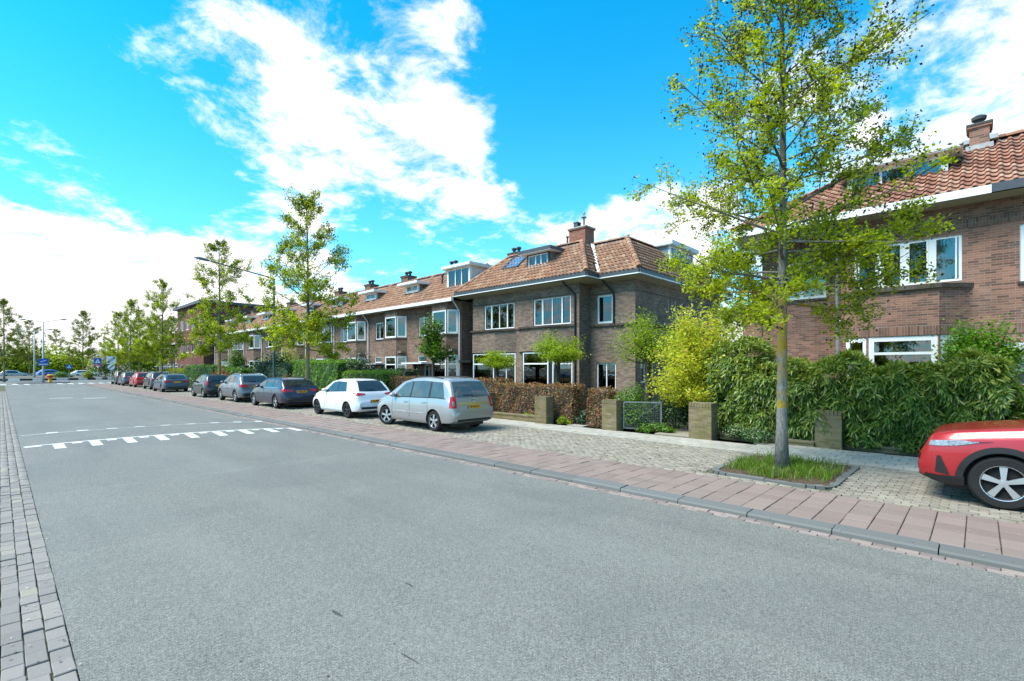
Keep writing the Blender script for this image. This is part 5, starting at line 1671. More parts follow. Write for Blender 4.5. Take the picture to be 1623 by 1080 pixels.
def small_tree(name, label, loc, trunk_h, r0, crown, n, leaf, mat, seed, lumps=12, limbs=8, bark=M['bark_dark'], flat=0.5, multi=False, group=None, aspect=0.6):
    rg = np.random.RandomState(seed)
    t = thing(name, label, 'tree', loc, 0, group)
    rx, ry, rz = crown
    MB().tube([(0, 0, 0), (0.01, 0.02, trunk_h * 0.5), (0, 0, trunk_h), (0.0, 0.0, trunk_h + 0.12)], [r0 * 1.15, r0, r0 * 1.12, r0 * 1.05], 9).build('trunk', bark, t, True)
    bm_ = MB(); PP = []; NN = []
    for i in range(limbs):
        a = 6.283 * i / limbs + rg.normal(0, 0.25); el = rg.uniform(0.15, 1.3)
        d = (math.cos(a) * math.cos(el), math.sin(a) * math.cos(el), math.sin(el))
        L = rg.uniform(0.75, 1.1)
        pts = [np.array((0, 0, trunk_h * (0.96 if not multi else rg.uniform(0.4, 1.0))))]
        e = pts[0] + np.array([d[0] * rx, d[1] * ry, d[2] * rz]) * L
        mid = (pts[0] + e) / 2 + rg.normal(0, 0.06, 3)
        pts = [pts[0], mid, e]
        bm_.tube(pts, [r0 * 0.42, r0 * 0.22, 0.006], 5, False)
        k = n // limbs
        q = rg.uniform(0.30, 1.08, k) ** 0.8
        PP.append(pts[0] + (e - pts[0]) * q[:, None] + rg.normal(0, 1, (k, 3)) * np.array([rx, ry, rz * flat]) * 0.17)
        NN.append(rg.normal(0, 0.5, (k, 3)) + np.array([0, 0, 1.0]))
    bm_.build('limbs', bark, t, True)
    P = np.vstack(PP); N = np.vstack(NN)
    V, F = leaf_quads(P, N, leaf * rg.uniform(0.6, 1.25, len(P)), rg, aspect)
    leaf_obj('crown', V, F, mat, t)
    return t


PG = 'pollarded lime trees in the front garden'
small_tree('pollard_lime', 'pollarded lime nearest the black downpipe, fullest of the three', (16.1, 12.75, 0.06), 2.30, 0.11, (1.15, 1.15, 1.15), 8500, 0.085, M['leaf_lime'], 31, limbs=18, group=PG)
small_tree('pollard_lime', 'smaller pollarded lime in front of the left bay window', (16.5, 16.75, 0.06), 1.95, 0.09, (0.95, 0.95, 0.85), 5200, 0.085, M['leaf_lime'], 32, limbs=15, group=PG)
small_tree('pollard_lime', 'twiggy pollarded lime at the corner of the side wall', (16.0, 8.55, 0.06), 2.20, 0.11, (1.25, 1.25, 1.75), 6500, 0.075, M['leaf_lime'], 33, limbs=24, group=PG)
small_tree('golden_maple', 'golden yellow Japanese maple beside the bamboo', (14.9, 6.15, 0.06), 0.9, 0.07, (1.45, 1.35, 3.1), 21000, 0.105, M['leaf_yellow'], 34, limbs=36, flat=0.16, multi=True, aspect=0.5)
small_tree('magnolia_standard', 'young evergreen magnolia tree before the first terraced house', (16.4, 21.6, 0.06), 2.35, 0.06, (0.95, 0.95, 2.35), 2600, 0.17, M['leaf_mid'], 35, limbs=22, flat=0.3)
small_tree('evergreen_bush', 'glossy green bush rising above the bamboo beside the porch', (15.9, 0.02, 0.06), 1.80, 0.07, (0.72, 0.74, 1.25), 11000, 0.075, M['leaf_bright'], 36, limbs=30, flat=0.8)

# ------------------------------------------------------------------ cars
def smooth_curve(pts, L, sig):
    xs = np.linspace(0, L, 400)
    z = np.interp(xs, [p[0] for p in pts], [p[1] for p in pts])
    if sig > 0:
        k = np.arange(-60, 61) * (L / 399)
        g = np.exp(-0.5 * (k / sig) ** 2); g /= g.sum()
        z = np.convolve(np.pad(z, 60, mode='edge'), g, 'valid')
    return lambda x: float(np.interp(x, xs, z))


def rim_mesh(r, mat, style, wd=0.10):
    mb = MB()
    mb.lathe([(r * 0.93, wd - 0.05), (r * 0.95, wd), (r, wd + 0.004), (r * 1.02, wd - 0.01), (r * 1.0, wd - 0.06)], 28, axis='y')
    mb.lathe([(0.0, wd - 0.004), (0.05, wd - 0.006), (0.06, wd - 0.03)], 14, axis='y')
    n = 5
    for k in range(n):
        for off in ((0.0,) if style == 'wide' else (-0.13, 0.13)):
            a = 2 * math.pi * k / n + math.pi / 2
            w0, w1 = (0.045, 0.085) if style == 'wide' else (0.026, 0.034)
            c, s = math.cos(a), math.sin(a)
            a2 = a + off * 1.2
            c2, s2 = math.cos(a2), math.sin(a2)
            p0 = Vector((c * 0.03, 0, s * 0.03)); p1 = Vector((c2 * r * 0.95, 0, s2 * r * 0.95))
            tx = Vector((-s, 0, c))
            q = [p0 - tx * w0 / 2, p0 + tx * w0 / 2, p1 + tx * w1 / 2, p1 - tx * w1 / 2]
            yo = (wd - 0.006, wd - 0.006, wd - 0.012, wd - 0.012)
            P = [Vector((v.x, y, v.z)) for v, y in zip(q, yo)] + [Vector((v.x, wd - 0.045, v.z)) for v in q]
            mb.add(P, [(0, 1, 2, 3), (4, 7, 6, 5), (0, 4, 5, 1), (1, 5, 6, 2), (2, 6, 7, 3), (3, 7, 4, 0)])
    return mb.mesh('rim', mat, angle=35)


def make_car(name, label, loc, rz, S, paint, group='cars parked along the bay', cat='car', plate=None, steer=0.0, rim='wide', rim_mat=None, glass=None, emblem=False):
    L, W, wr = S['L'], S['W'], S['wr']
    t = thing(name, label, cat, loc, rz, group)
    t['kind'] = 'thing'
    top = smooth_curve(S['top'], L, S.get('sig', 0.035)); belt = smooth_curve(S['belt'], L, 0.06)
    ar, af = S['ax']
    bot = smooth_curve([(0, 0.34), (0.12, 0.26), (ar - 0.45, 0.24), (ar + 0.45, S.get('clear', 0.19)), (af - 0.4, S.get('clear', 0.19)), (L - 0.25, 0.22), (L, 0.33)], L, 0.06)
    w0 = W / 2

    def hw(x):
        fr, rr = S.get('fround', 0.75), S.get('rround', 0.45)
        w = w0
        if x > L - fr:
            e = (x - (L - fr)) / fr; w = w0 * (1 - S.get('fpinch', 0.27) * e ** 2.8)
        if x < rr:
            e = (rr - x) / rr; w = w0 * (1 - S.get('rpinch', 0.13) * e ** 3)
        return w

    def ring(x):
        zb, zt, w = bot(x), top(x), hw(x)
        zl = min(belt(x), zt - 0.05)
        zl = max(zl, zb + 0.12)
        g = max(zt - zl, 0.03); tm = S.get('tumble', 0.24) * g
        h = zl - zb
        return [(0, zb), (w * 0.75, zb), (w - 0.045, zb + 0.04), (w - 0.010, zb + min(0.15, h * 0.3)), (w, zb + 0.50 * h), (w - 0.006, zl - 0.26 * h), (w - 0.022, zl - 0.08 * h), (w - 0.050, zl),
                (w - 0.062 - tm * 0.28, zl + g * 0.28), (w - 0.072 - tm * 0.56, zl + g * 0.56), (w - 0.085 - tm * 0.80, zl + g * 0.80), (w - 0.125 - tm * 0.93, zl + g * 0.93), (w - 0.22 - tm, zl + g * 0.985), (w * 0.45, zt), (0, zt + 0.008)]
    xs = np.concatenate([np.linspace(0, 0.16, 9), np.linspace(0.20, L - 0.22, 62), np.linspace(L - 0.18, L, 8)])
    V = []; Fc = []
    k = len(ring(1.0)); K = 2 * k - 2
    for x in xs:
        h = ring(x)
        full = h + [(-a, b) for a, b in h[-2:0:-1]]
        V += [(x, y, z) for y, z in full]
    for i in range(len(xs) - 1):
        for j in range(K):
            j2 = (j + 1) % K
            Fc.append((i * K + j, i * K + j2, (i + 1) * K + j2, (i + 1) * K + j))
    Fc.append(tuple(range(K))[::-1]); Fc.append(tuple((len(xs) - 1) * K + j for j in range(K)))
    bvh = BVHTree.FromPolygons([Vector(v) for v in V], Fc)
    body = MB(); body.v = V; body.f = Fc
    bme = body.mesh('body', [paint, M['black']])
    cut = MB()
    for ax in (ar, af):
        for s in (-1, 1):
            y0, y1 = sorted((s * (w0 - 0.27), s * (w0 + 0.15)))
            c = len(cut.v); kk = 28; rr = wr + 0.05
            for yy in (y0, y1):
                cut.v += [(ax + rr * math.cos(6.28318 * j / kk), yy, wr + rr * math.sin(6.28318 * j / kk)) for j in range(kk)]
            cut.f += [(c + j, c + (j + 1) % kk, c + kk + (j + 1) % kk, c + kk + j) for j in range(kk)]
            cut.f += [tuple(c + j for j in range(kk))[::-1], tuple(c + kk + j for j in range(kk))]
    cme = cut.mesh('cut', [paint, M['black']])
    for p in cme.polygons:
        p.material_index = 1
    ob = obj('body', bme); oc = obj('cut', cme)
    md = ob.modifiers.new('b', 'BOOLEAN'); md.operation = 'DIFFERENCE'; md.solver = 'EXACT'; md.object = oc
    dg = bpy.context.evaluated_depsgraph_get(); dg.update()
    nme = bpy.data.meshes.new_from_object(ob.evaluated_get(dg))
    ob.modifiers.clear(); ob.data = nme; nme.name = 'body'
    bpy.data.objects.remove(oc)
    nme.shade_smooth(); nme.set_sharp_from_angle(angle=R(38))
    ob.parent = t

    def hit(kind, a, b, s=1):
        if kind == 'side': o, d = Vector((a, s * 3.0, b)), Vector((0, -s, 0))
        elif kind == 'rear': o, d = Vector((-2, a, b)), Vector((1, 0, 0))
        elif kind == 'rc':                     # looking at a rear corner along the diagonal
            d = Vector((1, -s, 0)).normalized(); e = Vector((1, s, 0)).normalized()
            o = Vector((0.12, s * (w0 - 0.12), b)) - d * 2 + e * a
        elif kind == 'fc':
            d = Vector((-1, -s, 0)).normalized(); e = Vector((-1, s, 0)).normalized()
            o = Vector((L - 0.15, s * (w0 - 0.15), b)) - d * 2 + e * a
        elif kind == 'front': o, d = Vector((L + 2, a, b)), Vector((-1, 0, 0))
        else: o, d = Vector((a, b, 4)), Vector((0, 0, -1))
        p, n, _, _ = bvh.ray_cast(o, d)
        if p is None:
            p, n, _, _ = bvh.find_nearest(o + d * 2.4)
        if n.dot(d) > 0: n = -n
        return p, n

    def patch(pname, kind, lo, hi, mat, s=1, off=0.006, nu=10, nv=5, parent=None):
        """panel between two edge polylines, laid on the body"""
        def res(pl, q):
            pl = [Vector(p) for p in pl]
            if len(pl) == 1: return pl[0]
            f = q * (len(pl) - 1); i = min(int(f), len(pl) - 2)
            return pl[i].lerp(pl[i + 1], f - i)
        mb = MB()
        for j in range(nv + 1):
            for i in range(nu + 1):
                q = res(lo, i / nu).lerp(res(hi, i / nu), j / nv)
                p, n = hit(kind, q.x, q.y, s)
                mb.v.append(tuple(p + n * off))
        mb.f = [(j * (nu + 1) + i, j * (nu + 1) + i + 1, (j + 1) * (nu + 1) + i + 1, (j + 1) * (nu + 1) + i) for j in range(nv) for i in range(nu)]
        return mb.build(pname, mat, parent or t, True)

    G = glass or M['car_glass']
    for s in (-1, 1):
        a0, a1 = S['win'][0][0] - 0.05, S['win'][-1][1] + 0.03
        for (b0, b1, t0, t1) in S['win']:
            lo = [(x, belt(x) + 0.035) for x in np.linspace(b0, b1, 6)]
            hi = [(x, top(x) - S.get('rail', 0.115)) for x in np.linspace(t0, t1, 6)]
            patch('side_window', 'side', lo, hi, G, s, 0.006)
        if not S.get('light_pillars'):
            b0, t0 = S['win'][0][0], S['win'][0][2]; b1, t1 = S['win'][-1][1], S['win'][-1][3]
            patch('pillar_trim', 'side', [(x, belt(x) + 0.03) for x in np.linspace(b0, b1, 9)], [(x, top(x) - S.get('rail', 0.115) - 0.003) for x in np.linspace(t0, t1, 9)], M['black'], s, 0.0035, 16, 4)
        lo = [(x, belt(x) + 0.012) for x in np.linspace(a0, a1, 8)]; hi = [(x, belt(x) + 0.030) for x in np.linspace(a0, a1, 8)]
        patch('window_seal', 'side', lo, hi, M['chrome'] if S.get('chrome') else M['black'], s, 0.008, 14, 1)
        for d in S['doors']:
            lo = [(d[0], bot(d[0]) + 0.16)]; pts = [(d[0], 0.36), (d[0], 0.7), (d[0] + d[1], belt(d[0]) - 0.01)]
            patch('door_seam', 'side', pts, [(p[0] + 0.014, p[1]) for p in pts], M['black'], s, 0.0025, 8, 1)
        for hx in S['handles']:
            p, n = hit('side', hx, belt(hx) - 0.13, s)
            MB().box(p.x - 0.09, p.x + 0.09, p.y - 0.02, p.y + 0.022 if s > 0 else p.y + 0.02, p.z - 0.014, p.z + 0.016).build('door_handle', paint if not S.get('chrome') else M['chrome'], t)
        # sill and mirror
        patch('sill', 'side', [(ar + wr + 0.06, 0.215), (af - wr - 0.06, 0.215)], [(ar + wr + 0.06, 0.30), (af - wr - 0.06, 0.30)], S.get('sill', paint), s, 0.006, 8, 2)
        mx = S['mirror']
        mz = belt(mx) + 0.09
        m = MB(); yy = hw(mx)
        N = 8
        prof = [(0.0, -0.10), (0.055, -0.085), (0.085, -0.03), (0.085, 0.03), (0.055, 0.085), (0, 0.10)]
        m.lathe([(r, h) for r, h in prof], 10, (0, 0, 0), 'y')
        mo = m.build('mirror', S.get('mirror_mat', paint), t, True)
        mo.location = (mx, s * (yy + 0.04), mz); mo.scale = (0.9, 1.1, 0.85)
        # lamps
        for (kind, lo, hi, mat, *nm) in S['side_lamps']:
            patch(nm[0] if nm else 'lamp', kind, lo, hi, mat, s, 0.009, 8, 5)
        for (kind, lo, hi, mat) in S['end_lamps']:
            patch('lamp', kind, [(s * a, b) for a, b in lo], [(s * a, b) for a, b in hi], mat, 1, 0.009, 8, 5)
        if S.get('clad'):
            for ax in (ar, af):
                ang = np.linspace(R(4), R(176), 20)
                r1, r2 = wr + 0.045, wr + 0.125
                patch('arch_trim', 'side', [(ax + r1 * math.cos(q), wr + r1 * math.sin(q)) for q in ang], [(ax + r2 * math.cos(q), wr + r2 * math.sin(q)) for q in ang], M['black'], s, 0.012, 24, 2)
        if S.get('rails'):
            xa, xb = S['rails']
            pts = []
            for q in np.linspace(0, 1, 9):
                x = xa + (xb - xa) * q
                yy = hw(x) - 0.19 - S.get('tumble', 0.24) * (top(x) - belt(x))
                p, n = hit('top', x, s * yy)
                pts.append((p.x, p.y, p.z + 0.035 * math.sin(math.pi * q) ** 0.4))
            MB().tube(pts, 0.016, 6).build('roof_rail', S.get('rail_mat', M['black']), t, True)
    z0, z1, yb, yt = S['rear_win']
    patch('rear_window', 'rear', [(-yb, z0), (-yb * 0.5, z0 - 0.012), (0, z0 - 0.015), (yb * 0.5, z0 - 0.012), (yb, z0)], [(-yt, z1), (0, z1 + 0.015), (yt, z1)], S.get('rear_glass', G), 1, 0.008, 14, 6)
    z0, z1, yb, yt = S['front_win']
    patch('windscreen', 'front', [(-yb, z0), (0, z0 + 0.01), (yb, z0)], [(-yt, z1), (0, z1 + 0.02), (yt, z1)], G, 1, 0.008, 14, 8)
    for (nm, kind, lo, hi, mat) in S.get('panels', ()):
        patch(nm, kind, lo, hi, mat, 1, 0.010, 14, 4)
    # rear wiper, plate
    p, n = hit('rear', 0.0, S['rear_win'][0] + 0.03)
    MB().bar(p + n * 0.02 + Vector((0, -0.02, 0)), p + n * 0.02 + Vector((0.01, 0.36, 0.03)), 0.018, 0.014).build('rear_wiper', M['black'], t)
    zp = S['plate_z']
    p, n = hit('rear', 0.0, zp)
    po = MB().box(p.x - 0.016, p.x + 0.01, -0.26, 0.26, zp - 0.055, zp + 0.055).build('number_plate', M['plate'], t)
    MB().box(p.x - 0.018, p.x - 0.010, 0.222, 0.262, zp - 0.055, zp + 0.055).build('plate_band', M['blue_sign'], po)
    if plate:
        fc = bpy.data.curves.new('plate_text', 'FONT'); fc.body = plate; fc.size = 0.098; fc.align_x = 'CENTER'; fc.align_y = 'CENTER'; fc.extrude = 0.001; fc.offset = 0.002
        fc.materials.append(M['black_sign'])
        fo = bpy.data.objects.new('tmp', fc); COL.objects.link(fo); dg = bpy.context.evaluated_depsgraph_get(); dg.update()
        tmesh = bpy.data.meshes.new_from_object(fo.evaluated_get(dg)); bpy.data.objects.remove(fo)
        obj('plate_text', tmesh, po, (p.x - 0.019, -0.015, zp), (R(90), 0, R(-90)))
    if emblem:
        ze = zp + 0.20
        p, n = hit('rear', 0.0, ze)
        e = MB()
        e.tube([(p.x - 0.012, 0.055 * math.cos(q), ze + 0.055 * math.sin(q)) for q in np.linspace(0, 6.283, 17)], 0.007, 6)
        e.bar((p.x - 0.013, -0.075, ze + 0.012), (p.x - 0.013, 0.01, ze + 0.002), 0.012, 0.012); e.bar((p.x - 0.013, -0.01, ze - 0.004), (p.x - 0.013, 0.075, ze - 0.014), 0.012, 0.012)
        e.build('emblem', M['chrome'], t, angle=40)
    # wheels
    ty = MB(); hwid = 0.105
    ty.lathe([(wr * 0.60, -hwid + 0.02), (wr * 0.66, -hwid), (wr * 0.90, -hwid - 0.004), (wr * 0.975, -hwid + 0.02), (wr, -hwid + 0.05), (wr, hwid - 0.05), (wr * 0.975, hwid - 0.02), (wr * 0.90, hwid + 0.004), (wr * 0.66, hwid), (wr * 0.60, hwid - 0.02), (wr * 0.58, hwid - 0.07), (0.0, hwid - 0.07)], 32, axis='y')
    tme = ty.mesh('wheel', M['rubber'], angle=40)
    rme = rim_mesh(wr * 0.665, rim_mat or M['alloy'], rim)
    for ax in (ar, af):
        for s in (-1, 1):
            wv = obj('wheel', tme, t, (ax, s * (w0 - 0.125), wr), (0, 0, (0 if s > 0 else math.pi) + (steer if ax == af else 0)))
            obj('rim', rme, wv, (0, 0.0, 0))
    # underside
    MB().box(0.25, L - 0.3, -w0 + 0.30, w0 - 0.30, 0.17, 0.30).build('underbody', M['black'], t)
    return t


TL, LC, BK = M['tail'], M['lamp_clear'], M['black']
MPV = dict(L=4.42, W=1.78, wr=0.318, ax=(0.90, 3.56), tumble=0.20, rail=0.12, rround=0.35, rpinch=0.11,
           top=[(0, 0.60), (0.035, 0.66), (0.06, 0.95), (0.10, 1.05), (0.30, 1.42), (0.42, 1.56), (0.62, 1.605), (1.5, 1.64), (2.2, 1.62), (2.75, 1.51), (3.50, 1.05), (4.1, 0.90), (4.36, 0.74), (4.42, 0.62)],
           belt=[(0, 0.60), (0.06, 0.93), (0.5, 1.00), (3.4, 0.95), (4.42, 0.60)],
           win=[(0.42, 1.10, 0.62, 1.12), (1.20, 2.10, 1.22, 2.08), (2.17, 3.16, 2.15, 2.55)], doors=[(1.18, 0.03), (2.13, 0.02), (3.12, 0.0)], handles=[1.38, 2.36], mirror=3.0,
           rear_win=(1.06, 1.50, 0.70, 0.60), front_win=(1.10, 1.50, 0.70, 0.56), plate_z=0.76, rails=(0.75, 2.55),
           side_lamps=[('rc', [(-0.13, 0.74), (0.0, 0.735), (0.09, 0.75)], [(-0.09, 1.05), (0.0, 1.08), (0.06, 1.07)], TL), ('rc', [(-0.07, 0.80), (0.0, 0.80)], [(-0.05, 0.93), (0.0, 0.94)], M['lamp_clear']), ('side', [(1.30, 0.515), (3.05, 0.515)], [(1.30, 0.555), (3.05, 0.555)], M['lead'], 'rub_strip'), ('side', [(4.0, 0.70), (4.40, 0.66)], [(3.85, 0.86), (4.3, 0.78)], LC)],
           end_lamps=[('front', [(0.42, 0.62), (0.80, 0.66)], [(0.50, 0.74), (0.80, 0.78)], LC)],
           panels=[('chrome_strip', 'rear', [(-0.62, 0.845), (0.62, 0.845)], [(-0.62, 0.87), (0.62, 0.87)], M['chrome']), ('bumper_insert', 'rear', [(-0.66, 0.33), (0.66, 0.33)], [(-0.66, 0.40), (0.66, 0.40)], BK), ('grille', 'front', [(-0.4, 0.55), (0.4, 0.55)], [(-0.36, 0.66), (0.36, 0.66)], BK)])
HATCH = dict(L=4.07, W=1.70, wr=0.305, ax=(0.78, 3.32), tumble=0.30, rail=0.10, rround=0.5, rpinch=0.16,
             top=[(0, 0.62), (0.04, 0.68), (0.10, 0.93), (0.18, 1.02), (0.50, 1.33), (0.62, 1.42), (1.1, 1.485), (1.8, 1.50), (2.3, 1.42), (3.05, 1.02), (3.75, 0.86), (4.0, 0.70), (4.07, 0.58)],
             belt=[(0, 0.60), (0.10, 0.92), (0.6, 1.02), (2.9, 0.93), (4.07, 0.58)],
             win=[(0.86, 1.55, 1.05, 1.56), (1.63, 2.62, 1.63, 2.16)], doors=[(1.59, 0.02), (2.58, 0.0), (0.98, 0.06)], handles=[1.15, 1.80], mirror=2.5,
             rear_win=(1.04, 1.38, 0.62, 0.50), front_win=(1.06, 1.42, 0.66, 0.52), plate_z=0.66,
             side_lamps=[('rc', [(-0.22, 0.90), (0.0, 0.87), (0.20, 0.95)], [(-0.22, 0.95), (0.0, 0.985), (0.20, 0.985)], TL), ('side', [(3.55, 0.72), (4.0, 0.66)], [(3.45, 0.80), (3.95, 0.74)], LC)],
             end_lamps=[('front', [(0.42, 0.60), (0.76, 0.64)], [(0.46, 0.68), (0.76, 0.72)], LC)],
             panels=[('bumper_insert', 'rear', [(-0.62, 0.36), (0.62, 0.36)], [(-0.66, 0.45), (0.66, 0.45)], BK), ('spoiler', 'rear', [(-0.52, 1.395), (0.52, 1.395)], [(-0.50, 1.425), (0.50, 1.425)], BK)])
ESTATE = dict(L=4.68, W=1.82, wr=0.325, ax=(0.95, 3.80), tumble=0.30, rail=0.095, chrome=True, rround=0.45, rpinch=0.13,
              top=[(0, 0.62), (0.05, 0.70), (0.10, 0.96), (0.22, 1.06), (0.62, 1.36), (0.85, 1.42), (1.6, 1.46), (2.4, 1.44), (2.85, 1.34), (3.5, 1.02), (4.4, 0.84), (4.62, 0.70), (4.68, 0.58)],
              belt=[(0, 0.60), (0.10, 0.92), (0.6, 0.99), (3.3, 0.93), (4.68, 0.58)],
              win=[(0.72, 1.35, 0.95, 1.36), (1.43, 2.30, 1.44, 2.22), (2.37, 3.15, 2.30, 2.72)], doors=[(1.39, 0.03), (2.34, 0.0), (3.2, 0.0)], handles=[1.60, 2.52], mirror=3.0,
              rear_win=(1.06, 1.34, 0.64, 0.54), front_win=(1.06, 1.36, 0.70, 0.54), plate_z=0.80, rails=(0.95, 2.6),
              side_lamps=[('rc', [(-0.30, 0.82), (0.0, 0.79), (0.16, 0.85)], [(-0.30, 0.90), (0.0, 0.93), (0.16, 0.93)], TL), ('side', [(4.2, 0.72), (4.62, 0.66)], [(4.1, 0.80), (4.55, 0.74)], LC)],
              end_lamps=[('front', [(0.42, 0.60), (0.80, 0.64)], [(0.46, 0.68), (0.80, 0.72)], LC)],
              panels=[('bumper_insert', 'rear', [(-0.62, 0.36), (0.62, 0.36)], [(-0.66, 0.46), (0.66, 0.46)], BK)])
SUV = dict(L=4.40, W=1.82, wr=0.345, ax=(0.88, 3.50), tumble=0.26, rail=0.11, chrome=True, clear=0.24, rround=0.45, rpinch=0.13,
           top=[(0, 0.68), (0.05, 0.76), (0.09, 1.00), (0.20, 1.12), (0.58, 1.47), (0.8, 1.55), (1.5, 1.60), (2.2, 1.57), (2.7, 1.45), (3.25, 1.12), (4.1, 0.97), (4.34, 0.80), (4.40, 0.66)],
           belt=[(0, 0.66), (0.10, 0.98), (0.6, 1.07), (3.1, 1.02), (4.40, 0.66)],
           win=[(0.66, 1.22, 0.86, 1.24), (1.30, 2.10, 1.32, 2.06), (2.17, 2.95, 2.13, 2.50)], doors=[(1.26, 0.02), (2.13, 0.0), (2.98, 0.0)], handles=[1.46, 2.34], mirror=2.85,
           rear_win=(1.14, 1.47, 0.66, 0.56), front_win=(1.16, 1.48, 0.70, 0.56), plate_z=0.86, rails=(0.8, 2.4), rail_mat=M['alloy'],
           side_lamps=[('rc', [(-0.26, 0.88), (0.0, 0.86), (0.17, 0.91)], [(-0.26, 0.98), (0.0, 1.01), (0.17, 1.01)], TL), ('side', [(3.95, 0.80), (4.35, 0.74)], [(3.85, 0.90), (4.28, 0.84)], LC)],
           end_lamps=[('front', [(0.42, 0.66), (0.80, 0.70)], [(0.46, 0.76), (0.80, 0.80)], LC)],
           panels=[('bumper_insert', 'rear', [(-0.66, 0.36), (0.66, 0.36)], [(-0.70, 0.52), (0.70, 0.52)], BK)])
SMALL = dict(HATCH); SMALL.update(L=3.75, W=1.68, ax=(0.62, 3.02), top=[(0, 0.62), (0.03, 0.70), (0.06, 0.98), (0.14, 1.10), (0.34, 1.38), (0.50, 1.46), (1.1, 1.52), (1.7, 1.52), (2.2, 1.42), (2.85, 1.02), (3.45, 0.88), (3.70, 0.72), (3.75, 0.60)],
                               belt=[(0, 0.62), (0.10, 0.94), (0.6, 1.0), (2.7, 0.94), (3.75, 0.60)], win=[(0.62, 1.25, 0.74, 1.27), (1.33, 2.36, 1.34, 2.0)], doors=[(1.29, 0.02), (2.32, 0.0)], handles=[0.95, 1.5], mirror=2.3,
                               rear_win=(1.08, 1.42, 0.60, 0.52), front_win=(1.06, 1.42, 0.64, 0.52), plate_z=0.80,
                               side_lamps=[('rc', [(-0.10, 0.82), (0.06, 0.84)], [(-0.06, 1.08), (0.10, 1.10)], TL), ('side', [(3.3, 0.72), (3.68, 0.66)], [(3.2, 0.82), (3.62, 0.76)], LC)],
                               end_lamps=[])
RSUV = dict(L=4.45, W=1.84, wr=0.362, ax=(0.90, 3.56), tumble=0.24, rail=0.11, clear=0.25, clad=True, sill=BK, fround=0.62, fpinch=0.22, sig=0.03,
            top=[(0, 0.70), (0.05, 0.80), (0.09, 1.02), (0.20, 1.14), (0.60, 1.50), (0.85, 1.58), (1.5, 1.62), (2.1, 1.60), (2.55, 1.50), (3.22, 1.135), (3.60, 1.09), (4.05, 1.025), (4.26, 0.97), (4.34, 0.91), (4.37, 0.80), (4.43, 0.72), (4.45, 0.62)],
            belt=[(0, 0.66), (0.10, 1.0), (0.6, 1.08), (3.2, 1.03), (4.0, 0.95), (4.36, 0.86), (4.45, 0.66)],
            win=[(0.66, 1.22, 0.86, 1.24), (1.30, 2.10, 1.32, 2.06), (2.17, 2.95, 2.13, 2.46)], doors=[(1.26, 0.02), (2.13, 0.0), (2.98, 0.0)], handles=[1.46, 2.34], mirror=2.8,
            rear_win=(1.16, 1.50, 0.66, 0.56), front_win=(1.15, 1.50, 0.74, 0.58), plate_z=0.86,
            side_lamps=[('side', [(3.80, 0.885), (4.00, 0.83), (4.20, 0.80), (4.40, 0.79)], [(3.80, 0.895), (4.0, 0.90), (4.2, 0.875), (4.36, 0.855)], LC),
                        ('side', [(3.66, 0.905), (3.80, 0.885)], [(3.66, 0.91), (3.80, 0.895)], BK, 'lamp_surround'),
                        ('side', [(4.10, 0.40), (4.26, 0.42)], [(4.20, 0.66), (4.24, 0.66)], BK, 'air_vent'),
                        ('side', [(3.95, 0.27), (4.15, 0.27), (4.38, 0.30)], [(3.95, 0.40), (4.15, 0.385), (4.38, 0.38)], BK, 'bumper_trim')],
            end_lamps=[('rear', [(0.46, 0.90), (0.86, 0.88)], [(0.50, 1.0), (0.84, 1.03)], TL), ('front', [(0.48, 0.77), (0.66, 0.79)], [(0.46, 0.85), (0.66, 0.87)], LC), ('front', [(0.60, 0.40), (0.70, 0.42)], [(0.68, 0.66), (0.71, 0.66)], BK)],
            panels=[('grille', 'front', [(-0.60, 0.60), (0, 0.58), (0.60, 0.60)], [(-0.52, 0.82), (0, 0.84), (0.52, 0.82)], BK), ('lower_intake', 'front', [(-0.55, 0.36), (0.55, 0.36)], [(-0.60, 0.48), (0.60, 0.48)], BK),
                    ('skid_plate', 'front', [(-0.62, 0.30), (0.62, 0.30)], [(-0.64, 0.36), (0.64, 0.36)], M['alloy'])])

P_SIL = paint_mat('silver_paint', (0.42, 0.42, 0.42), 0.6, 0.33)
P_WHI = paint_mat('white_car_paint', (0.74, 0.75, 0.77), 0.0, 0.3)
P_BLU = paint_mat('midnight_blue_paint', (0.012, 0.014, 0.040), 0.2, 0.3)
P_GRY = paint_mat('warm_grey_paint', (0.135, 0.145, 0.165), 0.4, 0.3)
P_BLK = paint_mat('black_car_paint', (0.012, 0.012, 0.013), 0.1, 0.3)
P_SLA = paint_mat('slate_blue_paint', (0.060, 0.085, 0.125), 0.3, 0.3)
P_RED = paint_mat('red_paint', (0.36, 0.004, 0.010), 0.15, 0.3)
P_RE2 = paint_mat('bright_red_paint', (0.48, 0.018, 0.022), 0.0, 0.3)
Q = R(90)
MPV['rear_glass'] = M['car_glass_pale']
make_car('silver_people_carrier', 'silver people carrier with red tail lamps and steered front wheels', (9.93, 11.05, 0.085), Q, MPV, P_SIL, plate='18-GLD-5', steer=R(24), glass=M['car_glass_pale'], emblem=True)
make_car('white_hatchback', 'white hatchback with dark wheels in front of the silver people carrier', (10.0, 16.75, 0.085), Q, HATCH, P_WHI, plate='Z-789-N', rim='thin', rim_mat=M['alloy_dark'])
make_car('dark_blue_estate', 'dark blue estate car partly behind the second street tree', (9.92, 23.25, 0.085), Q, ESTATE, P_BLU, plate='H-825-RX', rim='thin')
make_car('grey_crossover', 'grey crossover between the dark blue estate and the black hatchback', (10.0, 29.35, 0.085), Q, SUV, P_GRY, rim='wide')
make_car('black_hatchback', 'small black hatchback beside the third street tree', (9.92, 35.9, 0.085), Q, SMALL, P_BLK, rim='wide')
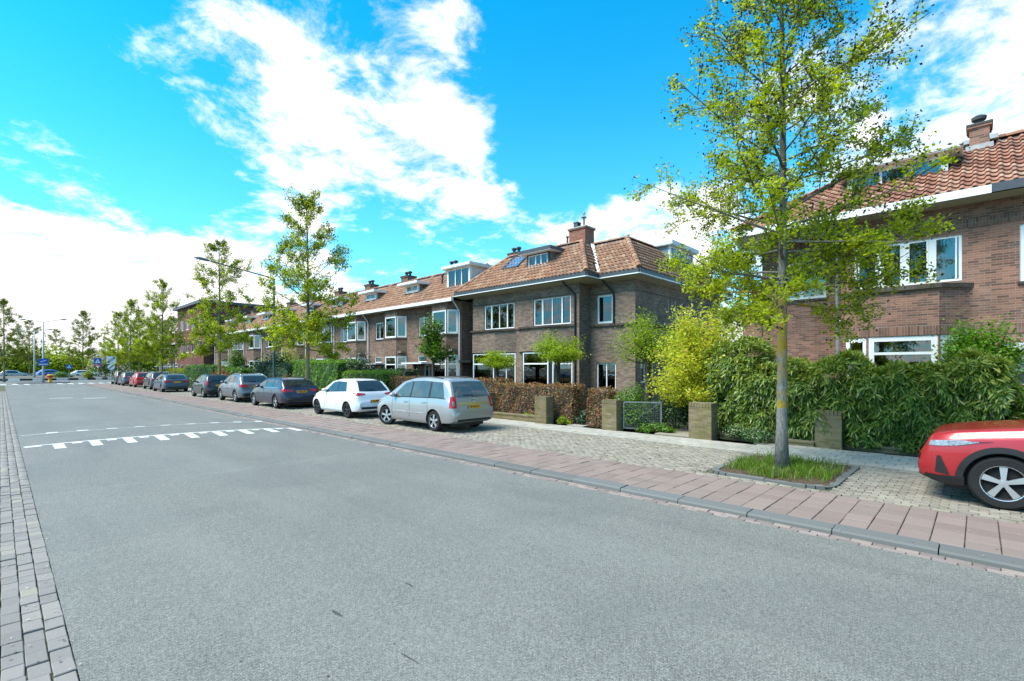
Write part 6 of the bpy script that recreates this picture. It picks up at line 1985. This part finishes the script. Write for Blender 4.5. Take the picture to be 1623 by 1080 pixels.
make_car('slate_blue_estate', 'slate blue estate car, nearest of the far group of parked cars', (9.82, 46.5, 0.085), Q, ESTATE, P_SLA, rim='thin')
make_car('dark_crossover', 'dark crossover with deep red lamps behind the slate blue estate', (10.15, 53.0, 0.085), Q, SUV, P_BLK)
make_car('red_hatchback', 'bright red hatchback in the far group of parked cars', (10.15, 60.8, 0.085), Q, HATCH, P_RE2)
make_car('grey_hatchback', 'light grey hatchback just beyond the red one', (10.05, 67.2, 0.085), Q, HATCH, P_GRY)
make_car('black_crossover', 'farthest black crossover at the end of the parking bay', (10.2, 72.4, 0.085), Q, SUV, P_BLK)
make_car('red_crossover', 'glossy red crossover cut off by the right edge of the photo', (10.22, -3.80, 0.085), Q, RSUV, P_RED, glass=M['car_glass'])
P_SKY = paint_mat('sky_blue_paint', (0.02, 0.14, 0.45), 0.0, 0.3)
for (nm, lb, x, y, rz, S, pm) in (('blue_car', 'bright blue car beyond the roundabout', 4.6, 126, 0.2, SUV, P_SKY), ('white_car', 'white car beyond the roundabout, farthest left', -3.2, 131, 0.5, SUV, P_WHI), ('silver_car', 'silver car beyond the roundabout beside the blue one', -0.2, 128, 0.1, HATCH, P_SIL),
                                  ('white_estate', 'white car beyond the roundabout right of the lamp post', 9.5, 128, 0.1, ESTATE, P_WHI)):
    make_car(nm, lb, (x, y, 0.15), rz, S, pm, group='cars beyond the roundabout')

# ------------------------------------------------------------------ garden walls, gate, street furniture
def pillar(label, x, y, wx, wy, h):
    t = thing('brick_pillar', label, 'pillar', (x, y, 0.06), 0, 'mossy garden pillars')
    MB().box(-wx / 2, wx / 2, -wy / 2, wy / 2, 0, h - 0.11).build('shaft', M['brick_garden'], t)
    c = MB(); n = int(wy / 0.075)
    for i in range(n):                       # capping of bricks laid on edge
        a = -wy / 2 + wy * i / n
        c.box(-wx / 2 - 0.006, wx / 2 + 0.006, a + 0.004, a + wy / n - 0.004, h - 0.109, h)
    c.build('capping', M['brick_garden'], t)
    return t


pillar('mossy brick pillar hidden by the silver car', 13.25, 14.0, 0.42, 0.42, 0.98)
pillar('mossy brick pillar in front of the beech hedge', 13.12, 10.98, 0.40, 0.52, 0.96)
pillar('mossy brick pillar between the path and the metal gate', 13.18, 8.25, 0.42, 0.52, 0.96)
pillar('mossy brick pillar right of the metal gate, by the golden maple', 13.28, 5.46, 0.42, 0.62, 1.00)
pillar('mossy brick pillar standing in the bamboo hedge', 13.92, 2.62, 0.42, 0.55, 0.93)
for (a, b, x, h, lb) in ((11.25, 13.78, 13.2, 0.20, 'low mossy wall under the beech hedge'), (14.22, 22.5, 13.35, 0.45, 'long low garden wall behind the silver and white cars'), (2.9, 5.14, 13.75, 0.10, 'low kerb wall with ivy between two pillars'), (-3.0, 2.33, 14.08, 0.10, 'low brick wall under the bamboo hedge by the red car')):
    t = thing('garden_wall', lb, 'wall', (x, a, 0.06), 0, 'low garden walls')
    MB().box(-0.11, 0.11, 0, b - a, 0, h).build('courses', M['brick_garden'], t)
    MB().box(-0.13, 0.13, 0.0, b - a, h, h + 0.05).build('coping', M['brick_garden'], t)

GT_ = thing('garden_gate', 'open galvanised metal gate with crossed braces and wire mesh', 'gate', (13.30, 7.93, 0.10), R(-62))
fr = MB()
gw, gh = 1.10, 0.86
for a, b in (((0, 0, 0.04), (0, 0, gh)), ((gw, 0, 0.04), (gw, 0, gh)), ((0, 0, gh), (gw, 0, gh)), ((0, 0, 0.06), (gw, 0, 0.06))):
    fr.bar(a, b, 0.04, 0.04)
fr.build('gate_frame', M['steel'], GT_)
for a, b in (((0.02, -0.022, 0.07), (gw - 0.02, -0.022, gh - 0.02)), ((0.02, -0.03, gh - 0.02), (gw - 0.02, -0.03, 0.07))):
    MB().bar(a, b, 0.032, 0.008).build('brace', M['steel'], GT_)
ms = MB()
for i in range(1, 20):
    ms.bar((gw * i / 20, 0.01, 0.08), (gw * i / 20, 0.01, gh - 0.02), 0.004)
for i in range(1, 15):
    ms.bar((0.02, 0.012, 0.06 + (gh - 0.08) * i / 15), (gw - 0.02, 0.012, 0.06 + (gh - 0.08) * i / 15), 0.004)
ms.build('wire_mesh', M['steel'], GT_)
GP = thing('gravel_path', 'pale gravel garden path between the beech hedges', 'path', (14.6, 9.75, 0.06))
MB().box(-1.35, 3.0, -0.32, 0.32, 0.0, 0.03).build('surface', M['slab'], GP)
BD = thing('mossy_path', 'mossy paved path through the gateway', 'path', (14.2, 6.35, 0.06))
MB().box(-0.9, 2.5, -0.55, 0.55, 0.0, 0.03).build('surface', M['cobble'], BD)
BN = thing('green_bin', 'green lidded bin beside the porch', 'bin', (15.2, -0.95, 0.06))
MB().box(-0.3, 0.3, -0.28, 0.28, 0, 1.0).build('body', M['green_bin'], BN)
MB().box(-0.34, 0.34, -0.32, 0.32, 1.0, 1.08).build('lid', M['green_bin'], BN)

# --- lamps
LP = thing('street_lamp', 'dark green street lamp with one long curved arm over the road', 'street lamp', (12.85, 34.6, 0.08))
MB().tube([(0, 0, 0), (0, 0, 1.2), (0, 0, 1.25), (0, 0, 8.0)], [0.11, 0.11, 0.085, 0.055], 10).build('post', M['green_post'], LP, angle=40)
MB().tube([(0, 0, 7.9), (-0.12, 0, 8.02), (-0.6, 0, 8.10), (-2.4, 0, 8.38), (-3.9, 0, 8.60)], [0.05, 0.045, 0.04, 0.035, 0.035], 8).build('arm', M['green_post'], LP, True)
MB().tube([(-3.85, 0, 8.60), (-4.0, 0, 8.63), (-4.4, 0, 8.68), (-4.7, 0, 8.69)], [0.05, 0.09, 0.10, 0.03], 8).build('lantern', M['slate_board'], LP, True)


def double_lamp(label, x, y, H, arm):
    t = thing('double_lamp', label, 'street lamp', (x, y, 0), 0, 'tall double lamps at the roundabout')
    MB().tube([(0, 0, 0), (0, 0, 1.0), (0, 0, H)], [0.14, 0.13, 0.08], 10).build('post', M['pole'], t, True)
    for s in (-1, 1):
        a = R(-46)
        dx, dy = math.cos(a) * s, math.sin(a) * s
        pts = [(0, 0, H - 0.05), (dx * arm * 0.35, dy * arm * 0.35, H + 0.18), (dx * arm * 0.75, dy * arm * 0.75, H + 0.33)]
        MB().tube(pts, [0.06, 0.05, 0.045], 6).build('arm', M['pole'], t, True)
        MB().tube([pts[-1], (dx * arm * 0.85, dy * arm * 0.85, H + 0.36), (dx * arm, dy * arm, H + 0.34)], [0.07, 0.12, 0.04], 6).build('lantern', M['slate_board'], t, True)
    return t


DL = double_lamp('tall double armed lamp on the traffic island, nearer one', 3.95, 89.5, 8.1, 3.1)
double_lamp('second double armed lamp, farther off beyond the roundabout', 3.9, 112.0, 8.0, 3.0)

IS = thing('traffic_island', 'small kerbed traffic island carrying the double lamp', 'traffic island', (4.0, 89.2, 0.01))
m = MB(); N = 20
m.v = [(2.6 * math.cos(6.283 * i / N), 1.2 * math.sin(6.283 * i / N), z) for z in (0, 0.12) for i in range(N)]
m.f = [tuple(range(N, 2 * N))] + [(i, (i + 1) % N, N + (i + 1) % N, N + i) for i in range(N)]
m.build('island_kerb', M['kerb'], IS)
BO = thing('yellow_bollard', 'yellow keep right bollard on the traffic island', 'bollard', (4.55, 88.9, 0.13))
MB().lathe([(0.22, 0), (0.22, 0.15), (0.17, 0.2), (0.17, 0.55), (0.30, 0.62), (0.30, 0.95), (0.20, 1.05), (0, 1.08)], 14).build('body', M['yellow'], BO, angle=40)
MB().lathe([(0.305, 0.66), (0.305, 0.9)], 14).build('blue_disc', M['red_sign'], BO)


def sign(name, label, x, y, poleh, boards, base=0.0, cat='sign', pole=True, face=R(-10)):
    t = thing(name, label, cat, (x, y, base), face, 'traffic signs at the junction')
    if pole:
        MB().tube([(0, 0.05, 0), (0, 0.05, poleh)], 0.035, 8).build('pole', M['pole'], t)
    for (nm, shape, zc, sx, sz, mat, marks) in boards:
        mb = MB()
        if shape == 'box': pts = [(-sx, zc - sz), (sx, zc - sz), (sx, zc + sz), (-sx, zc + sz)]
        elif shape == 'disc': pts = [(sx * math.cos(q), zc + sz * math.sin(q)) for q in np.linspace(0, 6.283, 21)[:-1]]
        else: pts = [(0, zc - sz), (sx, zc + sz), (-sx, zc + sz)]
        bo = mb.prism(pts, Fr(0, 0, 1, 0, 0, -1), -0.01, 0.01).build(nm, mat, t)
        for j, (mn, mp, mm) in enumerate(marks):
            MB().prism([(a, zc + b) for a, b in mp], Fr(0, 0, 1, 0, 0, -1), 0.011, 0.016 + 0.003 * j).build(mn, mm, bo)
    return t


def strip(x0, z0, x1, z1, w):
    L = math.hypot(x1 - x0, z1 - z0); nx, nz = -(z1 - z0) / L * w, (x1 - x0) / L * w
    return [(x0 - nx, z0 - nz), (x1 - nx, z1 - nz), (x1 + nx, z1 + nz), (x0 + nx, z0 + nz)]


ring_ = [(0.30 * math.cos(q), 0.06 + 0.30 * math.sin(q)) for q in np.linspace(0, 6.283, 17)[:-1]]
sign('end_of_zone_sign', 'white square end of zone sign above a round one at the far junction', 8.82, 72.0, 3.0,
     [('zone_board', 'box', 2.95, 0.42, 0.42, M['white_sign'], [('black_bar', strip(-0.34, -0.32, 0.34, 0.34, 0.03), M['black_sign']), ('black_bar', strip(-0.27, -0.36, 0.37, 0.26, 0.025), M['black_sign']), ('black_bar', strip(-0.37, -0.26, 0.26, 0.37, 0.025), M['black_sign']), ('grey_figures', strip(-0.2, -0.1, 0.2, 0.14, 0.13), M['pole'])]),
      ('round_board', 'disc', 2.15, 0.33, 0.33, M['white_sign'], [('black_bar', strip(-0.2, -0.2, 0.2, 0.2, 0.05), M['black_sign'])])], face=R(-14))
tri = [(-0.24, -0.20), (0.24, -0.20), (0, 0.24)]
man = [(-0.05, -0.17), (0.05, -0.17), (0.03, 0.08), (-0.03, 0.08)]
sign('crossing_sign', 'blue square crossing sign over a red rimmed give way triangle', 9.0, 85.0, 3.2,
     [('crossing_board', 'box', 2.95, 0.40, 0.40, M['blue_sign'], [('white_triangle', [(a * 1.2, b * 1.2) for a, b in tri], M['white_sign']), ('walking_figure', man, M['black_sign'])]),
      ('give_way', 'tri', 2.15, 0.36, 0.33, M['red_sign'], [('white_triangle', [(0, -0.16), (0.20, 0.20), (-0.20, 0.20)], M['white_sign'])])], face=R(-12))
sign('crossing_sign', 'round blue crossing sign on a thin pole left of the roundabout bush', 7.1, 98.0, 2.4,
     [('crossing_board', 'disc', 2.25, 0.38, 0.38, M['blue_sign'], [('white_triangle', tri, M['white_sign']), ('walking_figure', man, M['black_sign'])])], face=R(-8))
sign('direction_sign', 'blue direction sign fixed to the tall double lamp', 3.95, 89.35, 0, [('board', 'box', 2.80, 0.50, 0.46, M['blue_sign'], [('white_bar', [(-0.45, -0.32), (0.45, -0.32), (0.45, -0.22), (-0.45, -0.22)], M['white_sign']), ('white_bar', strip(-0.3, 0.05, 0.3, 0.25, 0.035), M['white_sign'])])], pole=False, face=R(-3))

# --- roundabout with black and white kerb blocks
RB = thing('roundabout', 'planted roundabout rimmed with black and white kerb blocks', 'roundabout', (5.0, 119.0, 0))
m = MB(); N = 40
m.v = [(0, 0, 0.75)] + [(r * math.cos(6.283 * i / N), r * math.sin(6.283 * i / N), z) for r, z in ((6.0, 0.62), (9.8, 0.30)) for i in range(N)]
m.f = [(0, 1 + i, 1 + (i + 1) % N) for i in range(N)] + [(1 + i, 1 + N + i, 1 + N + (i + 1) % N, 1 + (i + 1) % N) for i in range(N)]
m.build('mound', M['ground'], RB, True)
for i in range(44):
    a0, a1 = 6.2832 * i / 44, 6.2832 * (i + 0.97) / 44
    b = MB()
    pts = [(r * math.cos(a), r * math.sin(a)) for r, a in ((9.7, a0), (10.0, a0), (10.0, a1), (9.7, a1))]
    b.v = [(x, y, 0) for x, y in pts] + [(x, y, 0.34) for x, y in pts]
    b.f = [(0, 3, 2, 1), (4, 5, 6, 7)] + [(j, (j + 1) % 4, 4 + (j + 1) % 4, 4 + j) for j in range(4)]
    b.build('kerb_block', M['black'] if i % 2 else M['white_sign'], RB)
bush('roundabout_shrub', 'spiky green shrub on the roundabout near the white cars', 'shrub', (7.2, 112.5, 0.3), (1.7, 1.2, 0.9), 1100, 0.22, M['leaf_mid'], 51, 10)
bush('roundabout_shrub', 'round olive clipped bush behind the blue crossing sign', 'shrub', (10.6, 112.0, 0.2), (1.15, 1.1, 1.15), 1100, 0.2, M['leaf_olive'], 52, 10)
bush('blossom_tree', 'white blossoming small tree behind the roundabout bush', 'shrub', (13.2, 117.0, 0.0), (3.2, 2.6, 3.3), 3000, 0.26, M['leaf_mid'], 53, 16, extra=(M['petal'], 900, 0.26))
bush('junction_shrub', 'low bright green bush at the end of the parked cars', 'shrub', (10.9, 82.5, 0.0), (0.9, 1.2, 0.7), 900, 0.14, M['leaf_lime'], 54, 9)
for k, (x, y, rx, h) in enumerate(((-14, 158, 12, 4.6), (6, 160, 12, 4.4), (27, 150, 13, 5.0))):
    bush('thicket', ('far thicket beyond the left edge', 'far thicket behind the roundabout', 'far thicket behind the blossom tree')[k], 'trees', (x, y, 0), (rx, 4, h * 1.15), 13000, 0.65, M['leaf_lime'] if k != 1 else M['leaf_tree'], 60 + k, 24, group='far thickets', stems=0)
